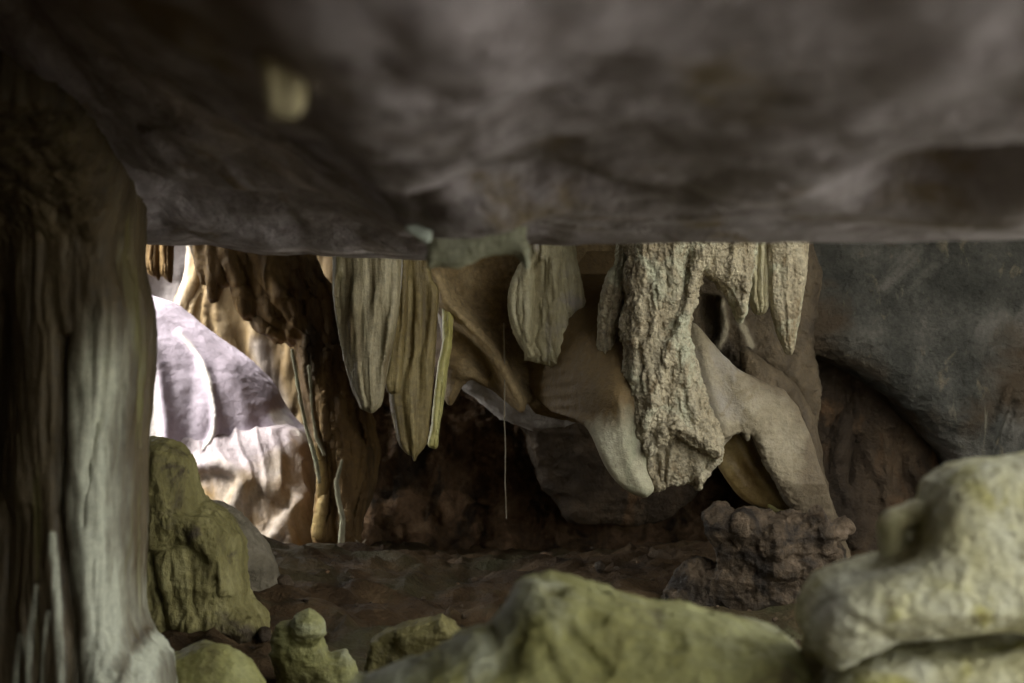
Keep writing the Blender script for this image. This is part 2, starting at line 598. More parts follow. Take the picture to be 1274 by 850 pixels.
M['shade'] = rock('grey_brown_shaded_rock', [(0.3, (0.032, 0.022, 0.012)), (0.5, (0.078, 0.056, 0.031)), (0.7, (0.14, 0.105, 0.062))], (6, 6, 3),
                  stain=[((0.04, 0.03, 0.02), (5, 5, 3), 0.54, 0.66, 4.0)], mask=(0.30, 0.26, 0.18), bump=((18, 0.9, 0.03), (60, 0.6, 0.01)))
M['redwall'] = rock('reddish_brown_rock', [(0.3, (0.04, 0.023, 0.012)), (0.48, (0.12, 0.07, 0.036)), (0.62, (0.22, 0.135, 0.075)), (0.75, (0.32, 0.215, 0.13))], (5, 5, 4),
                    stain=[((0.03, 0.02, 0.012), (3.5, 3.5, 3), 0.5, 0.62, 3.0)], bump=((12, 0.9, 0.06), (50, 0.6, 0.015)), spec=0.2)
M['pink'] = rock('pinkish_rubble_rock', [(0.3, (0.025, 0.017, 0.009)), (0.48, (0.065, 0.044, 0.025)), (0.62, (0.125, 0.088, 0.054)), (0.75, (0.24, 0.18, 0.13))], (9, 9, 9),
                 stain=[((0.02, 0.014, 0.009), (6, 6, 6), 0.48, 0.6, 3.0)], bump=((24, 0.9, 0.03), (80, 0.7, 0.01)))
M['slate'] = rock('slate_grey_rock', [(0.3, (0.030, 0.030, 0.025)), (0.48, (0.060, 0.059, 0.050)), (0.62, (0.088, 0.085, 0.073)), (0.78, (0.15, 0.14, 0.115))], (3.0, 3.0, 2.6),
                  stain=[((0.15, 0.13, 0.09), (10, 10, 6), 0.60, 0.72, 2.0), ((0.15, 0.14, 0.12), (1.5, 1.5, 1.5), 0.56, 0.68, 6.0), ((0.06, 0.044, 0.028), (1.1, 1.1, 1.3), 0.48, 0.60, 11.0),
                         ((0.13, 0.12, 0.09), (16, 16, 2.0), 0.62, 0.72, 7.0)],
                  bump=((8, 0.8, 0.06, (1, 1, 1.2)), (45, 0.9, 0.016)), spec=0.15, mott=0.4)
M['brown'] = rock('brown_drapery', [(0.3, (0.06, 0.034, 0.012)), (0.48, (0.15, 0.09, 0.034)), (0.64, (0.26, 0.165, 0.065)), (0.78, (0.34, 0.23, 0.10))], (6, 6, 1.0),
                  stain=[((0.05, 0.034, 0.018), (3, 3, 1), 0.54, 0.66, 4.0)], mask=(0.50, 0.36, 0.15), bump=((18, 0.7, 0.03, (1, 1, 0.3)), (60, 0.5, 0.01)))
M['backtan'] = rock('tan_back_wall', [(0.3, (0.085, 0.054, 0.022)), (0.5, (0.15, 0.102, 0.046)), (0.7, (0.19, 0.145, 0.085))], (3.2, 3.2, 0.6),
                    mask=(0.28, 0.24, 0.21), bump=((10, 0.5, 0.03, (1, 1, 0.3)), (40, 0.4, 0.01)))
M['dome'] = rock('lavender_flowstone', [(0.3, (0.27, 0.23, 0.275)), (0.5, (0.34, 0.295, 0.36)), (0.7, (0.40, 0.355, 0.43))], (2.0, 2.0, 0.8),
                 mask=(0.60, 0.565, 0.55), bump=((10, 0.4, 0.02), (50, 0.5, 0.01)), rough=(0.65, 0.85), mott=0.16)
M['skirt'] = rock('ropy_flowstone', [(0.3, (0.19, 0.135, 0.085)), (0.45, (0.30, 0.245, 0.195)), (0.6, (0.36, 0.315, 0.285)), (0.75, (0.41, 0.375, 0.36))], (5, 5, 1.6),
                  stain=[((0.28, 0.185, 0.08), (3, 3, 1.2), 0.52, 0.66, 2.0)], mask=(0.33, 0.285, 0.31), bump=((14, 0.6, 0.03, (1, 1, 0.35)), (45, 0.5, 0.01)))
M['bowl'] = rock('pale_hanging_bulge', [(0.3, (0.30, 0.26, 0.22)), (0.5, (0.43, 0.40, 0.38)), (0.7, (0.54, 0.52, 0.50))], (4, 4, 4), bump=((20, 0.6, 0.03), (70, 0.5, 0.01)))
M['moss'] = rock('mossy_grey_block', [(0.3, (0.20, 0.205, 0.145)), (0.5, (0.34, 0.355, 0.27)), (0.7, (0.45, 0.47, 0.39))], (9, 9, 9), bump=((30, 0.7, 0.02), (90, 0.6, 0.008)))
M['teal'] = rock('pale_teal_mineral', [(0.3, (0.50, 0.60, 0.57)), (0.7, (0.64, 0.72, 0.69))], (9, 9, 9), bump=((40, 0.5, 0.01),))
M['root'] = rock('dry_root', [(0.3, (0.22, 0.18, 0.12)), (0.7, (0.36, 0.31, 0.23))], (20, 20, 20), bump=())

# ------------------------------------------------------------------ setting
def axis(a, b, h, far, n=14):
    mid = np.arange(a, b + 1e-6, h)
    g = np.geomspace(h * 2, far, n)
    return np.concatenate([(a - g)[::-1], mid, b + g])


def floor_z(x, y):
    p = np.stack([x.ravel() / 1.3, y.ravel() / 1.3, 0 * x.ravel()], 1)
    n = fbm(p, 4).reshape(x.shape)
    p2 = np.stack([x.ravel() / 0.22, y.ravel() / 0.22, 0 * x.ravel() + 3], 1)
    n2 = fbm(p2, 3, ridge=True).reshape(x.shape)
    z = -1.32 + 0.17 * n + 0.07 * n2
    z = z + 0.28 * np.exp(-(((x + 2.0) / 0.8) ** 2 + ((y - 7.4) / 0.9) ** 2))       # bank behind the left mound
    z = z - 0.2 * np.clip((y - 9) / 1.5, 0, 1)
    z = z + 0.06 * np.exp(-(((x + 1.55) / 0.7) ** 2 + ((y - 8.6) / 0.6) ** 2))
    return z


gx = axis(-7, 7, 0.05, 300)
gy = axis(-3, 14, 0.05, 300)
X, Yy = np.meshgrid(gx, gy, indexing='ij')
Z = floor_z(X, Yy)
structure(sheet('cave_floor', np.stack([X, Yy, Z], -1), M['floor']))
# unseen ground outside the right-hand mouth, added pale to bounce light onto the ceiling
ox = np.concatenate([np.arange(1.75, 7, 0.08), np.geomspace(7.1, 250, 20)])
oy = np.concatenate([-np.geomspace(250, 5.2, 20), np.arange(-5, 5.6, 0.08)])
OX, OY = np.meshgrid(ox, oy, indexing='ij')
po = np.stack([OX.ravel(), OY.ravel(), 0 * OX.ravel()], 1)
OZ = -1.45 + 0.55 * np.clip((OX - 1.75) / 1.6, 0, 1) + 0.14 * fbm(po / 0.8, 4).reshape(OX.shape) + 0.05 * fbm(po / 0.2, 3, ridge=True).reshape(OX.shape)
structure(sheet('bounce_ground', np.stack([OX, OY, OZ], -1), M['outside']))

# walls: one rough sheet following the chamber's plan
plan = smooth_line([(0.7, -3.4), (0.3, -1.8), (-0.45, -1.0), (-2.3, -0.7), (-2.95, 0.2), (-3.0, 4), (-3.3, 7.4), (-5.4, 8.3), (-7.0, 9.5), (-7.2, 12), (-5.6, 14.0), (-3.0, 14.2), (-1.3, 13.3), (-0.6, 11.9),  # first points are an unseen rear wall added to darken the left
                    (1.0, 11.2), (2.6, 10.6), (3.6, 10.2), (4.6, 9.4), (4.9, 7.8), (4.8, 6.6), (4.6, 6.0)], 40)
seg = np.concatenate([[0], np.cumsum(np.hypot(*np.diff(plan, axis=0).T))])
tt = np.arange(0, seg[-1], 0.035)
px_, py_ = np.interp(tt, seg, plan[:, 0]), np.interp(tt, seg, plan[:, 1])
zz = np.arange(-1.8, 2.6, 0.035)
PX, ZZ = np.meshgrid(px_, zz, indexing='ij')
PY = np.repeat(py_[:, None], len(zz), 1)
tx, ty = np.gradient(px_), np.gradient(py_)
ln = np.hypot(tx, ty)
nxv, nyv = ty / ln, -tx / ln
pp = np.stack([PX.ravel(), PY.ravel(), ZZ.ravel()], 1)
dsp = 0.34 * fbm(pp / np.array([1.1, 1.1, 0.8]), 4) + 0.16 * fbm(pp / np.array([0.35, 0.35, 0.5]) + 5, 4, ridge=True)
dsp = dsp.reshape(PX.shape)
low = np.interp(PX, [-5.2, -4.2], [0.30, 1.0])
ZZ = -1.8 + (ZZ + 1.8) * low
wl = np.stack([PX + nxv[:, None] * dsp, PY + nyv[:, None] * dsp, ZZ], -1)
i_split = int(np.argmin(np.hypot(px_ + 3.3, py_ - 7.4)))
i_split2 = int(np.argmin(np.hypot(px_ + 1.0, py_ - 12.7)))
structure(sheet('cave_wall', wl[:i_split + 1], M['wall']))
structure(sheet('cave_wall', wl[i_split:i_split2 + 1], M['backwall']))
structure(sheet('cave_wall', wl[i_split2:], M['wall']))

# high roof over the back chamber, with the opening to the sky at the far left
rx = np.arange(-8, 6.6, 0.1)
ry = np.arange(3.0, 15, 0.1)
RX, RY = np.meshgrid(rx, ry, indexing='ij')
pr = np.stack([RX.ravel(), RY.ravel(), 0 * RX.ravel()], 1)
RZ = 1.75 + 0.25 * fbm(pr / 1.2, 4).reshape(RX.shape)
idx = np.arange(RX.size).reshape(RX.shape)
q = np.stack([idx[:-1, :-1], idx[1:, :-1], idx[1:, 1:], idx[:-1, 1:]], -1).reshape(-1, 4)
qx, qy = RX.ravel()[q].mean(1), RY.ravel()[q].mean(1)
hole = (((qx + 4.9) / 2.7) ** 2 + ((qy - 11.5) / 2.3) ** 2 + 0.25 * fbm(np.stack([qx, qy, 0 * qx], 1) / 0.5, 2)) < 1
side = (qx > 1.2) & (qy < 5.6 + 0.2 * np.sin(qx * 3))
structure(link_mesh('cave_roof', np.stack([RX, RY, RZ], -1).reshape(-1, 3), q[~hole & ~side], M['wall']))


# low rock ceiling over the camera
def lip(x):
    """plan distance and height of the ceiling's far edge at x"""
    ye = np.interp(x, [-4, -1.4, -0.9, -0.3, 0.05, 0.4, 1.0, 1.6, 3.0], [5.2, 5.2, 5.1, 4.9, 4.3, 3.4, 3.0, 2.9, 2.9])
    v = np.interp(x, [-4, -1.35, -1.1, -0.9, -0.3, 0.05, 0.4, 1.1, 3.0], [297, 304, 306, 316, 325, 305, 304, 299, 300])
    v = v + 2.2 * fbm(np.stack([np.ravel(x) / 0.12, 0 * np.ravel(x), 0 * np.ravel(x) + 2], 1), 3).reshape(np.shape(x))
    return ye, (425 - v) / F * ye


def ceil_z(x, y):
    ye, ze = lip(x)
    t = np.clip((ye - y) / 3.0, 0, 2)
    p = np.stack([x.ravel() / 0.55, y.ravel() / 0.75, 0 * x.ravel()], 1)
    n = fbm(p, 4).reshape(x.shape)
    p2 = np.stack([x.ravel() / 0.2, y.ravel() / 0.32 + x.ravel() * 1.2, 0 * x.ravel() + 4], 1)
    n2 = fbm(p2, 3, ridge=True).reshape(x.shape)
    z = ze + 0.05 * t + 0.055 * (n - 0.05) * np.clip(t * 4, 0, 1) + np.interp(x, [-0.4, 0.3], [0.03, 0.012]) * n2 * np.clip(t * 5 + 0.15, 0, 1)
    z = z + 0.42 * np.clip((-0.22 - x) / 0.9, 0, 1.4) ** 1.15 * np.clip((t - 0.22) / 0.45, 0, 1)
    z = z - 0.055 * np.exp(-((x + 0.15 + 0.12 * n) / 0.16) ** 2) * np.clip((t - 0.2) / 0.3, 0, 1)  # left rise above and this rib shaped to keep the left ceiling dark
    z = z + 0.16 * np.exp(-(((x - 0.66) / 0.14) ** 2 + ((y - 2.15) / 0.30) ** 2) ** 2)          # dissolved hollow
    z = z + 0.05 * np.exp(-(((x - 0.85) / 0.10) ** 2 + ((y - 1.7) / 0.12) ** 2))
    z = z + 0.07 * np.exp(-(((x + 0.72) / 0.36) ** 2 + ((y - 4.35) / 0.30) ** 2) ** 2)          # shadowed pocket behind the rim
    z = z + 0.06 * np.exp(-(((x - 0.05) / 0.22) ** 2 + ((y - 2.6) / 0.12) ** 2))
    return z


cxs = np.arange(-4.2, 1.36, 0.02)
ye, ze = lip(cxs)
prof = []
ys = np.linspace(0, 1, 300)
for k in range(300):
    y = -0.3 + (ye + 0.3) * ys[k]
    prof.append(np.stack([cxs, y, ceil_z(cxs, y)], 1))
for k in range(1, 40):
    a = k / 39
    hz = ze + 1.6 * a ** 1.6
    prof.append(np.stack([cxs, ye + 0.05 * np.sin(min(a * 8, 1) * math.pi / 2) - 0.35 * a, hz], 1))
for k in range(1, 20):
    a = k / 19
    yb = (ye - 0.35) * (1 - a) + (-0.3) * a
    prof.append(np.stack([cxs, yb, ze + 1.6], 1))
for k in range(1, 12):
    a = k / 11
    prof.append(np.stack([cxs, 0 * cxs - 0.3, (ze + 1.6) * (1 - a) + ceil_z(cxs, 0 * cxs - 0.3) * a], 1))
CP = np.stack(prof, 1)
ends = [np.repeat(CP[e].mean(0)[None], CP.shape[1], 0) for e in (0, -1)]
CP = np.concatenate([ends[0][None], CP, ends[1][None]])
ca = CP.reshape(-1, 3)
# chamber light painted as pale streaks along the pocket's rim and the far lip
rimy = np.interp(ca[:, 0], [-1.3, -0.95, -0.5, -0.3, -0.15], [3.75, 3.6, 3.65, 3.7, 4.2])
nz = fbm(ca / np.array([0.25, 0.12, 0.5]), 4)
cm = 0.9 * np.exp(-((ca[:, 1] - rimy + 0.35 * nz + 0.25) / 0.28) ** 2) * np.clip(0.7 + 1.6 * fbm(ca / np.array([0.30, 0.10, 0.3]) + 8, 3), 0, 1) * np.clip((ca[:, 0] + 1.1) / 0.25, 0, 1) * np.clip((-0.1 - ca[:, 0]) / 0.2, 0, 1)
lipy = lip(ca[:, 0])[0]
cm = np.maximum(cm, np.exp(-((ca[:, 1] - lipy + 0.15 + 0.15 * nz) / 0.2) ** 2) * np.clip((ca[:, 0] + 1.3) / 0.2, 0, 1) * np.clip((-0.25 - ca[:, 0]) / 0.15, 0, 1) * np.clip(0.6 + 2 * fbm(ca / np.array([0.10, 0.05, 0.3]) + 4, 3), 0, 1))
structure(sheet('cave_ceiling', CP, M['ceiling'], mask=np.where(ca[:, 2] < 1.0, cm, 0)))

# ------------------------------------------------------------------ formations, far to near
# pale flowstone dome in the lit chamber
dome_poly = [(90, 335), (160, 352), (188, 368), (215, 377), (242, 397), (278, 424), (314, 450), (340, 480), (354, 506), (372, 527), (387, 543), (390, 556), (384, 572),
             (384, 610), (395, 650), (400, 700), (90, 700)]
g = Grid(((90, 402), (-190, 120), (330, 705)), 11.0, 2.5)
g.add(g.slab(dome_poly, 0, 30, 28, bulge=95, R=150, relief=grp(
    ([(196, 410), (222, 450), (234, 500), (240, 545), (246, 580)], 9, 7), ([(240, 415), (272, 452), (289, 500), (289, 535), (272, 558)], 7, 4),
    ([(300, 455), (322, 500), (325, 545)], 4, 9), ([(340, 500), (352, 530), (372, 552)], 5, 8), ([(205, 395), (250, 425), (262, 480), (258, 540)], -4, 10))))
dome = g.build('flowstone_dome', M['dome'], [('fbm', (60, 60, 40), 1.8, 1), ('fbm', (16, 16, 12), 0.8, 2), ('fbm', (6, 6, 6), 0.4, 7)],
               mask=lambda P: np.maximum(lmask([([(180, 400), (204, 440), (212, 500), (222, 560), (228, 600)], 15), ([(240, 415), (272, 452), (289, 500), (289, 535), (272, 558)], 2.2),
                                                ([(352, 512), (372, 545)], 7)])(P), 0))
tag(dome, 'smooth lavender white flowstone dome in the brightly lit far chamber', 'flowstone')
g = Grid(((120, 430), (-260, 60), (535, 730)), 11.0, 2.4)
sk = [(120, 515), (200, 520), (290, 520), (345, 522), (380, 540), (392, 570), (396, 600), (408, 640), (420, 676), (414, 730), (120, 730)]
g.add(g.slab(sk, 0, 112, 30, bulge=14, R=40, back=40, relief=lambda U, V, D: 0.5 * (V - 560) - 0.25 * np.clip(U - 330, 0, 100) + grp(
    ([(245, 575), (300, 566), (350, 586), (392, 612)], 12, 8), ([(255, 590), (275, 640), (280, 690)], 12, 8), ([(330, 590), (310, 640), (300, 690)], 12, 8), ([(215, 580), (225, 620), (240, 660)], 10, 9),
    ([(398, 600), (372, 640), (340, 672)], 14, 7), ([(385, 640), (380, 690)], 9, 6), ([(360, 650), (350, 690)], 9, 6))(U, V, D)))
g.build('ropy_skirt', M['skirt'], [(lambda P: 1 - 2 * np.abs(fbm(np.stack([(P[:, 0] - 0.3 * (P[:, 2] - 560)) / 20, P[:, 1] / 300, P[:, 2] / 190], 1) + 0.5 * np.stack([vnoise(P / 45.0), vnoise(P / 45.0 + 5), vnoise(P / 45.0 + 9)], 1), 3)), (1, 1, 1), 5.5, 0), ('fbm', (9, 9, 16), 0.7, 5)], parent=dome,
        mask=lambda P: np.clip((600 + 22 * fbm(P / np.array([20., 20., 20.]), 3) - P[:, 2]) / 45 - np.clip((P[:, 0] - 350) / 40, 0, 1), 0, 1.2))

# tan wall drapery behind the dome
g = Grid(((218, 440), (-60, 50), (180, 640)), 12.2, 2.5)
g.add(g.slab([(236, 180), (239, 310), (236, 345), (222, 385), (222, 420), (240, 640), (440, 640), (430, 180)], 0, 22, 18, bulge=15, R=40,
             relief=lambda U, V, D: fan(U, V, D, 7, 4, 2, 1.0) + grp(([(238, 300), (236, 345), (226, 385)], 10, 7), ([(265, 330), (280, 400), (300, 470)], 8, 10))(U, V, D)))
o = g.build('tan_drapery', M['backtan'], [('flute', (26, 26, 140), 5, 2), ('fbm', (18, 18, 24), 2, 3)],
            mask=lmask([([(238, 300), (236, 345), (226, 385)], 5), ([(330, 430), (345, 480), (370, 540)], 14)]), origin='top')
tag(o, 'broad tan drapery wall above and behind the lavender dome', 'drapery')

# small dark stalactites at the top left of the lit chamber
for poly, lab in (([(176, 180), (180, 318), (184, 338), (188, 342), (195, 345), (199, 336), (203, 180)], 'short dark stalactite beside the column, with a blunt ragged tip over the lit dome'),
                  ([(200, 180), (200, 330), (203, 342), (209, 348), (214, 338), (216, 180)], 'slim dark stalactite just right of the short blunt one over the lit dome')):
    us = [p[0] for p in poly]
    g = Grid(((min(us), max(us)), (-16, 16), (180, 350)), 10.4, 1.5)
    g.add(g.slab(poly, 0, 9, 8, relief=lambda U, V, D: fan(U, V, D, 3, 2.0, 1, 0.8)))
    o = g.build('stalactite', M['brown'], [('flute', (9, 9, 60), 1.5, 3)], mask=lambda P: 0 * P[:, 0], origin='top')
    tag(o, lab, 'stalactite', 'stalactites above the lit dome')

# brown curtain hanging in front of the lit chamber
E = [(236, 180), (241, 304), (247, 330), (254, 356), (258, 346), (262, 368), (267, 372), (272, 352), (278, 354), (283, 346), (290, 354), (295, 370), (301, 392), (307, 397),
     (312, 393), (321, 408), (333, 412), (345, 426), (353, 421), (361, 430), (368, 427), (373, 440), (376, 460), (382, 490), (387, 520), (394, 555), (400, 590), (398, 630), (392, 662),
     (402, 676), (430, 682), (446, 672), (452, 640), (462, 600), (468, 560), (458, 510), (436, 440), (424, 395), (413, 364), (400, 344), (390, 322), (384, 180)]
g = Grid(((236, 602), (-60, 60), (180, 692)), 9.8, 2.2)
g.add(g.slab(E, 0, 11, 8, bulge=16, R=80, sm=1, relief=lambda U, V, D: fan(U, V, D, 6, 4, 3, 1.2) + grp(
    ([(395, 560), (402, 610), (398, 665)], 12, 9), ([(330, 320), (370, 400), (395, 470)], 10, 12), ([(290, 300), (300, 380)], 8, 8), ([(430, 570), (432, 660)], 10, 9))(U, V, D)))
cur = g.build('brown_curtain', M['brown'], [('flute', (24, 24, 170), 6, 5), ('ridge', (34, 34, 60), 4, 2), ('fbm', (10, 10, 14), 1.4, 3)],
              mask=lmask([([(396, 560), (404, 600), (398, 660)], 7)]), origin='top')
tag(cur, 'ragged brown rock curtain hanging in front of the lit chamber', 'drapery')
for pts in ([(369, -36, 436, 2.4), (374, -38, 465, 2.2), (380, -38, 500, 2.6), (388, -38, 535, 2.4), (398, -40, 568, 3), (403, -42, 596, 2.4)],
            [(390, -38, 455, 2.6), (392, -40, 475, 1.8), (394, -40, 510, 1.8), (399, -42, 540, 2.2), (409, -42, 562, 2.6)],
            [(431, -44, 569, 1.8), (428, -46, 580, 2.6), (424, -46, 596, 3), (427, -46, 618, 3), (432, -46, 640, 3), (430, -46, 668, 4)]):
    us, vv_ = [p[0] for p in pts], [p[2] for p in pts]
    g = Grid(((min(us) - 6, max(us) + 6), (-60, -25), (min(vv_) - 6, max(vv_) + 6)), 9.8, 1.2)
    g.add(g.chain(pts))
    g.build('calcite_ribbon', M['smooth'], [('fbm', (8, 8, 10), 1.2, 2)], parent=cur)

# dark rock ridge that closes off the lit chamber behind the stalactites
g = Grid(((396, 960), (-70, 70), (450, 780)), 10.3, 3.0)
g.add(g.slab([(398, 660), (404, 600), (410, 540), (425, 490), (450, 468), (480, 462), (520, 468), (560, 478), (600, 500), (660, 512), (720, 505), (780, 480), (860, 462), (960, 460), (960, 780), (398, 780)], 0, 30, 24, bulge=20, R=50,
             relief=lambda U, V, D: grp(([(500, 560), (510, 600), (490, 640)], 14, 14), ([(540, 560), (545, 610), (560, 640)], 12, 12), ([(510, 640), (520, 660), (514, 690)], 14, 9), ([(460, 540), (470, 620)], 10, 14),
             ([(590, 530), (595, 690)], -16, 8))(U, V, D) + 0.25 * np.clip(V - 640, 0, 120)))
tag(g.build('rock_ridge', M['redwall'], [('ridge', (60, 60, 50), 12, 3), ('ridge', (24, 24, 24), 4.5, 4), ('fbm', (9, 9, 9), 1.4, 5)]), 'dark reddish brown lumpy rock face between the curtain and the hanging root', 'rock')

# dark hanging rock low in the back of the chamber
g = Grid(((640, 880), (-40, 60), (480, 660)), 9.6, 2.5)
g.add(g.slab([(660, 480), (668, 590), (690, 625), (705, 648), (760, 652), (800, 650), (830, 640), (860, 615), (875, 560), (880, 480)], 0, 22, 16, bulge=14, R=40))
tag(g.build('hanging_rock', M['wall'], [('ridge', (50, 50, 40), 9, 3), ('fbm', (14, 14, 14), 2.5, 4)], origin='top'), 'dark brown hanging rock in deep shade behind the central drapery', 'rock')

# pale bulge seen under the tan drapery
g = Grid(((540, 770), (-60, 40), (300, 545)), 8.9, 2.0)
g.add(g.slab([(552, 300), (556, 450), (570, 480), (588, 494), (606, 509), (625, 522), (645, 531), (668, 536), (690, 533), (714, 527), (740, 515), (765, 470), (765, 300)], 0, 14, 12, bulge=34, R=80,
             relief=grp(([(600, 480), (640, 515), (690, 525)], -6, 8))))
tag(g.build('rock_bulge', M['bowl'], [('ridge', (36, 36, 20), 3, 3), ('fbm', (10, 10, 10), 1.2, 3)], origin='top'), 'pale rounded rock bulge showing below the tan drapery', 'rock')

# slate wall hanging on the right
g = Grid(((960, 1480), (-90, 100), (150, 700)), 8.4, 3.0)
g.add(g.slab([(960, 150), (970, 425), (1000, 440), (1040, 448), (1076, 470), (1112, 496), (1140, 520), (1165, 548), (1185, 575), (1200, 640), (1215, 700), (1480, 700), (1480, 150)], 20, 70, 34, bulge=0,
             relief=lambda U, V, D: 0.05 * (U - 1000) + grp(([(1232, 480), (1222, 520), (1212, 560)], 9, 6), ([(1240, 500), (1225, 545)], -9, 5))(U, V, D)))
tag(g.build('slate_wall', M['slate'], [('fbm', (130, 130, 90), 10, 3), ('ridge', (80, 80, 60), 4.0, 5), ('ridge', (26, 26, 18), 2.0, 9), ('fbm', (12, 12, 9), 1.5, 6)], origin='top'),
    'broad slate grey rock wall with pale veins hanging on the right', 'rock wall')

# dark fluted wall in the recess under the slate
g = Grid(((960, 1330), (-60, 60), (380, 760)), 8.75, 3.0)
g.add(g.slab([(960, 380), (960, 700), (1040, 760), (1330, 760), (1330, 380)], 30 * np.clip((1100 - g.U) / 100, 0, 1), 24, 16, relief=lambda U, V, D: fan(U, V, D, 7, 5, 5, 1.2) + grp(
    ([(1046, 520), (1040, 590), (1052, 620)], 10, 6), ([(1060, 540), (1055, 600)], -8, 6), ([(1075, 560), (1085, 590)], 8, 6))(U, V, D)))
tag(g.build('fluted_wall', M['wall'], [('ridge', (60, 60, 120), 9, 3), ('flute', (22, 22, 120), 4, 4), ('fbm', (12, 12, 16), 1.5, 5)], origin='top'),
    'dark brown fluted rock wall in the recess below the slate grey wall', 'rock wall')

# tan leaning drapery
G1 = [(527, 170), (529, 335), (533, 362), (545, 388), (551, 402), (549, 430), (552, 455), (556, 480), (553, 494), (559, 504), (566, 496), (577, 478), (588, 472), (602, 480), (622, 492), (640, 506),
      (650, 511), (656, 500), (668, 514), (690, 521), (715, 526), (728, 530), (745, 520), (770, 470), (770, 170)]
g = Grid(((525, 772), (-90, 50), (170, 535)), 7.7, 1.8)
g.add(g.slab(G1, 0, 16, 13, bulge=6, R=40, relief=lambda U, V, D: grp(
    ([(543, 340), (556, 372), (580, 400), (610, 432), (632, 470), (650, 508)], 40, 13), ([(556, 405), (585, 432), (606, 462)], -20, 9),
    ([(552, 430), (566, 455), (590, 470)], 10, 12), ([(590, 340), (600, 385)], -12, 26), ([(660, 500), (720, 512)], 8, 8))(U, V, D)
    + 2.5 * np.sin(V * 0.42 + 0.06 * U) * np.clip((V - 440) / 30, 0, 1) * np.clip((U - 645) / 15, 0, 1) - 14 * np.clip((U - 690) / 60, 0, 1) * np.clip((470 - V) / 60, 0, 1)))
tan = g.build('leaning_drapery', M['tan'], [('fbm', (40, 40, 40), 3, 2), ('ridge', (22, 22, 22), 1.6, 3), ('fbm', (8, 8, 8), 0.9, 5)],
              mask=lmask([([(545, 350), (556, 372), (580, 400), (610, 432), (632, 470), (650, 508)], 15)]), origin='top')  # light on the thick fold painted in as a paler stripe
tag(tan, 'smooth tan drapery whose thick fold leans down to the right', 'drapery')

# pleated stalactite curtain at the centre left
C1 = [(413, 170), (415, 325), (417, 377), (425, 430), (436, 476), (444, 497), (449, 508), (456, 511), (463, 514), (471, 508), (476, 498), (481, 464), (488, 430), (494, 399), (499, 325), (500, 170)]
g = Grid(((410, 504), (-45, 30), (170, 520)), 7.0, 1.3)
g.add(g.slab(C1, 0, 9, 8, bulge=14, R=30, relief=lambda U, V, D: fan(U, V, D, 3.4, 7.0, 1.3, 0.8, 0.8) * np.clip((V - 300) / 60, 0.35, 1) * np.clip((518 - V) / 40, 0.2, 1)))
o = g.build('pleated_stalactite', M['curtain'], [('flute', (7, 7, 90), 1.0, 2), ('fbm', (14, 14, 30), 0.9, 3), ('fbm', (4, 4, 6), 0.35, 4)], origin='top')
tag(o, 'broad grey stalactite with deep vertical pleats narrowing to a frayed tip', 'stalactite', 'stalactites left of the tan drapery')

for poly, Yd, mat, T, n, lab in (
        ([(498, 170), (500, 330), (494, 380), (487, 430), (480, 465), (479, 478), (484, 488), (490, 490), (497, 486), (500, 470), (503, 420), (507, 380), (508, 170)], 7.1, 'ochre', 7, 1.5,
         'short round-tipped ochre stalactite between the pleated one and the long pointed one'),
        ([(503, 170), (503, 400), (493, 460), (485, 490), (489, 520), (495, 548), (504, 562), (513, 568), (515, 574), (519, 566), (530, 552), (534, 520), (539, 470), (543, 400), (545, 360), (534, 330), (533, 170)], 7.2, 'ochre', 9, 1.6,
         'long olive brown stalactite with a sharp glassy tip'),
        ([(547, 340), (551, 420), (546, 450), (541, 490), (537, 530), (533, 552), (538, 557), (544, 556), (547, 530), (553, 490), (558, 450), (562, 420), (560, 340)], 7.4, 'yellow', 7, 1.5,
         'thin bright yellow stalactite hanging beside the tan drapery')):
    us, vv_ = [p[0] for p in poly], [p[1] for p in poly]
    g = Grid(((min(us) - 2, max(us) + 2), (-26, 90), (min(vv_) - 2, max(vv_) + 4)), Yd, 1.2)
    g.add(g.slab(poly, 75 * np.clip((432 - g.V) / 80, 0, 1) ** 1.3 if mat == 'yellow' else 0, T, T * 0.85, bulge=7, R=18, relief=lambda U, V, D: fan(U, V, D, n, 2.6, n, 0.6)))
    o = g.build('stalactite', M[mat], [('flute', (8, 8, 80), 1.1, 3), ('fbm', (5, 5, 9), 0.5, 4)], origin='top')
    tag(o, lab, 'stalactite', 'stalactites left of the tan drapery')

# scalloped pale drapery
S1 = [(648, 170), (655, 308), (645, 332), (636, 355), (633, 380), (637, 405), (646, 426), (654, 440), (652, 450), (658, 447), (690, 459), (718, 478), (733, 500), (742, 520), (752, 500), (748, 440), (732, 385), (722, 340), (716, 300), (716, 170)]
g = Grid(((630, 756), (-50, 30), (170, 525)), 7.3, 1.4)
g.add(g.slab(S1, 0, 9, 8, bulge=10, R=26, relief=lambda U, V, D: grp(
    ([(655, 330), (654, 380), (658, 440)], 8, 6), ([(640, 350), (637, 385), (645, 420)], 5, 6), ([(678, 330), (672, 380), (662, 430)], -5, 5), ([(690, 330), (688, 400), (692, 450)], 6, 7),
    ([(715, 400), (730, 450), (740, 500)], -7, 9), ([(668, 320), (664, 400)], -4, 4))(U, V, D) - 14 * np.clip((U - 694) / 22, 0, 1) + fan(U, V, D, 6, 1.5, 4, 0.9)))
o = g.build('scalloped_drapery', M['scallop'], [('flute', (10, 10, 60), 1.8, 2), ('pop', (6, 6, 8), 1.2, 3), ('fbm', (4, 4, 5), 0.5, 3)], origin='top')
tag(o, 'pale yellow scalloped drapery with a crusted rounded left edge', 'drapery')

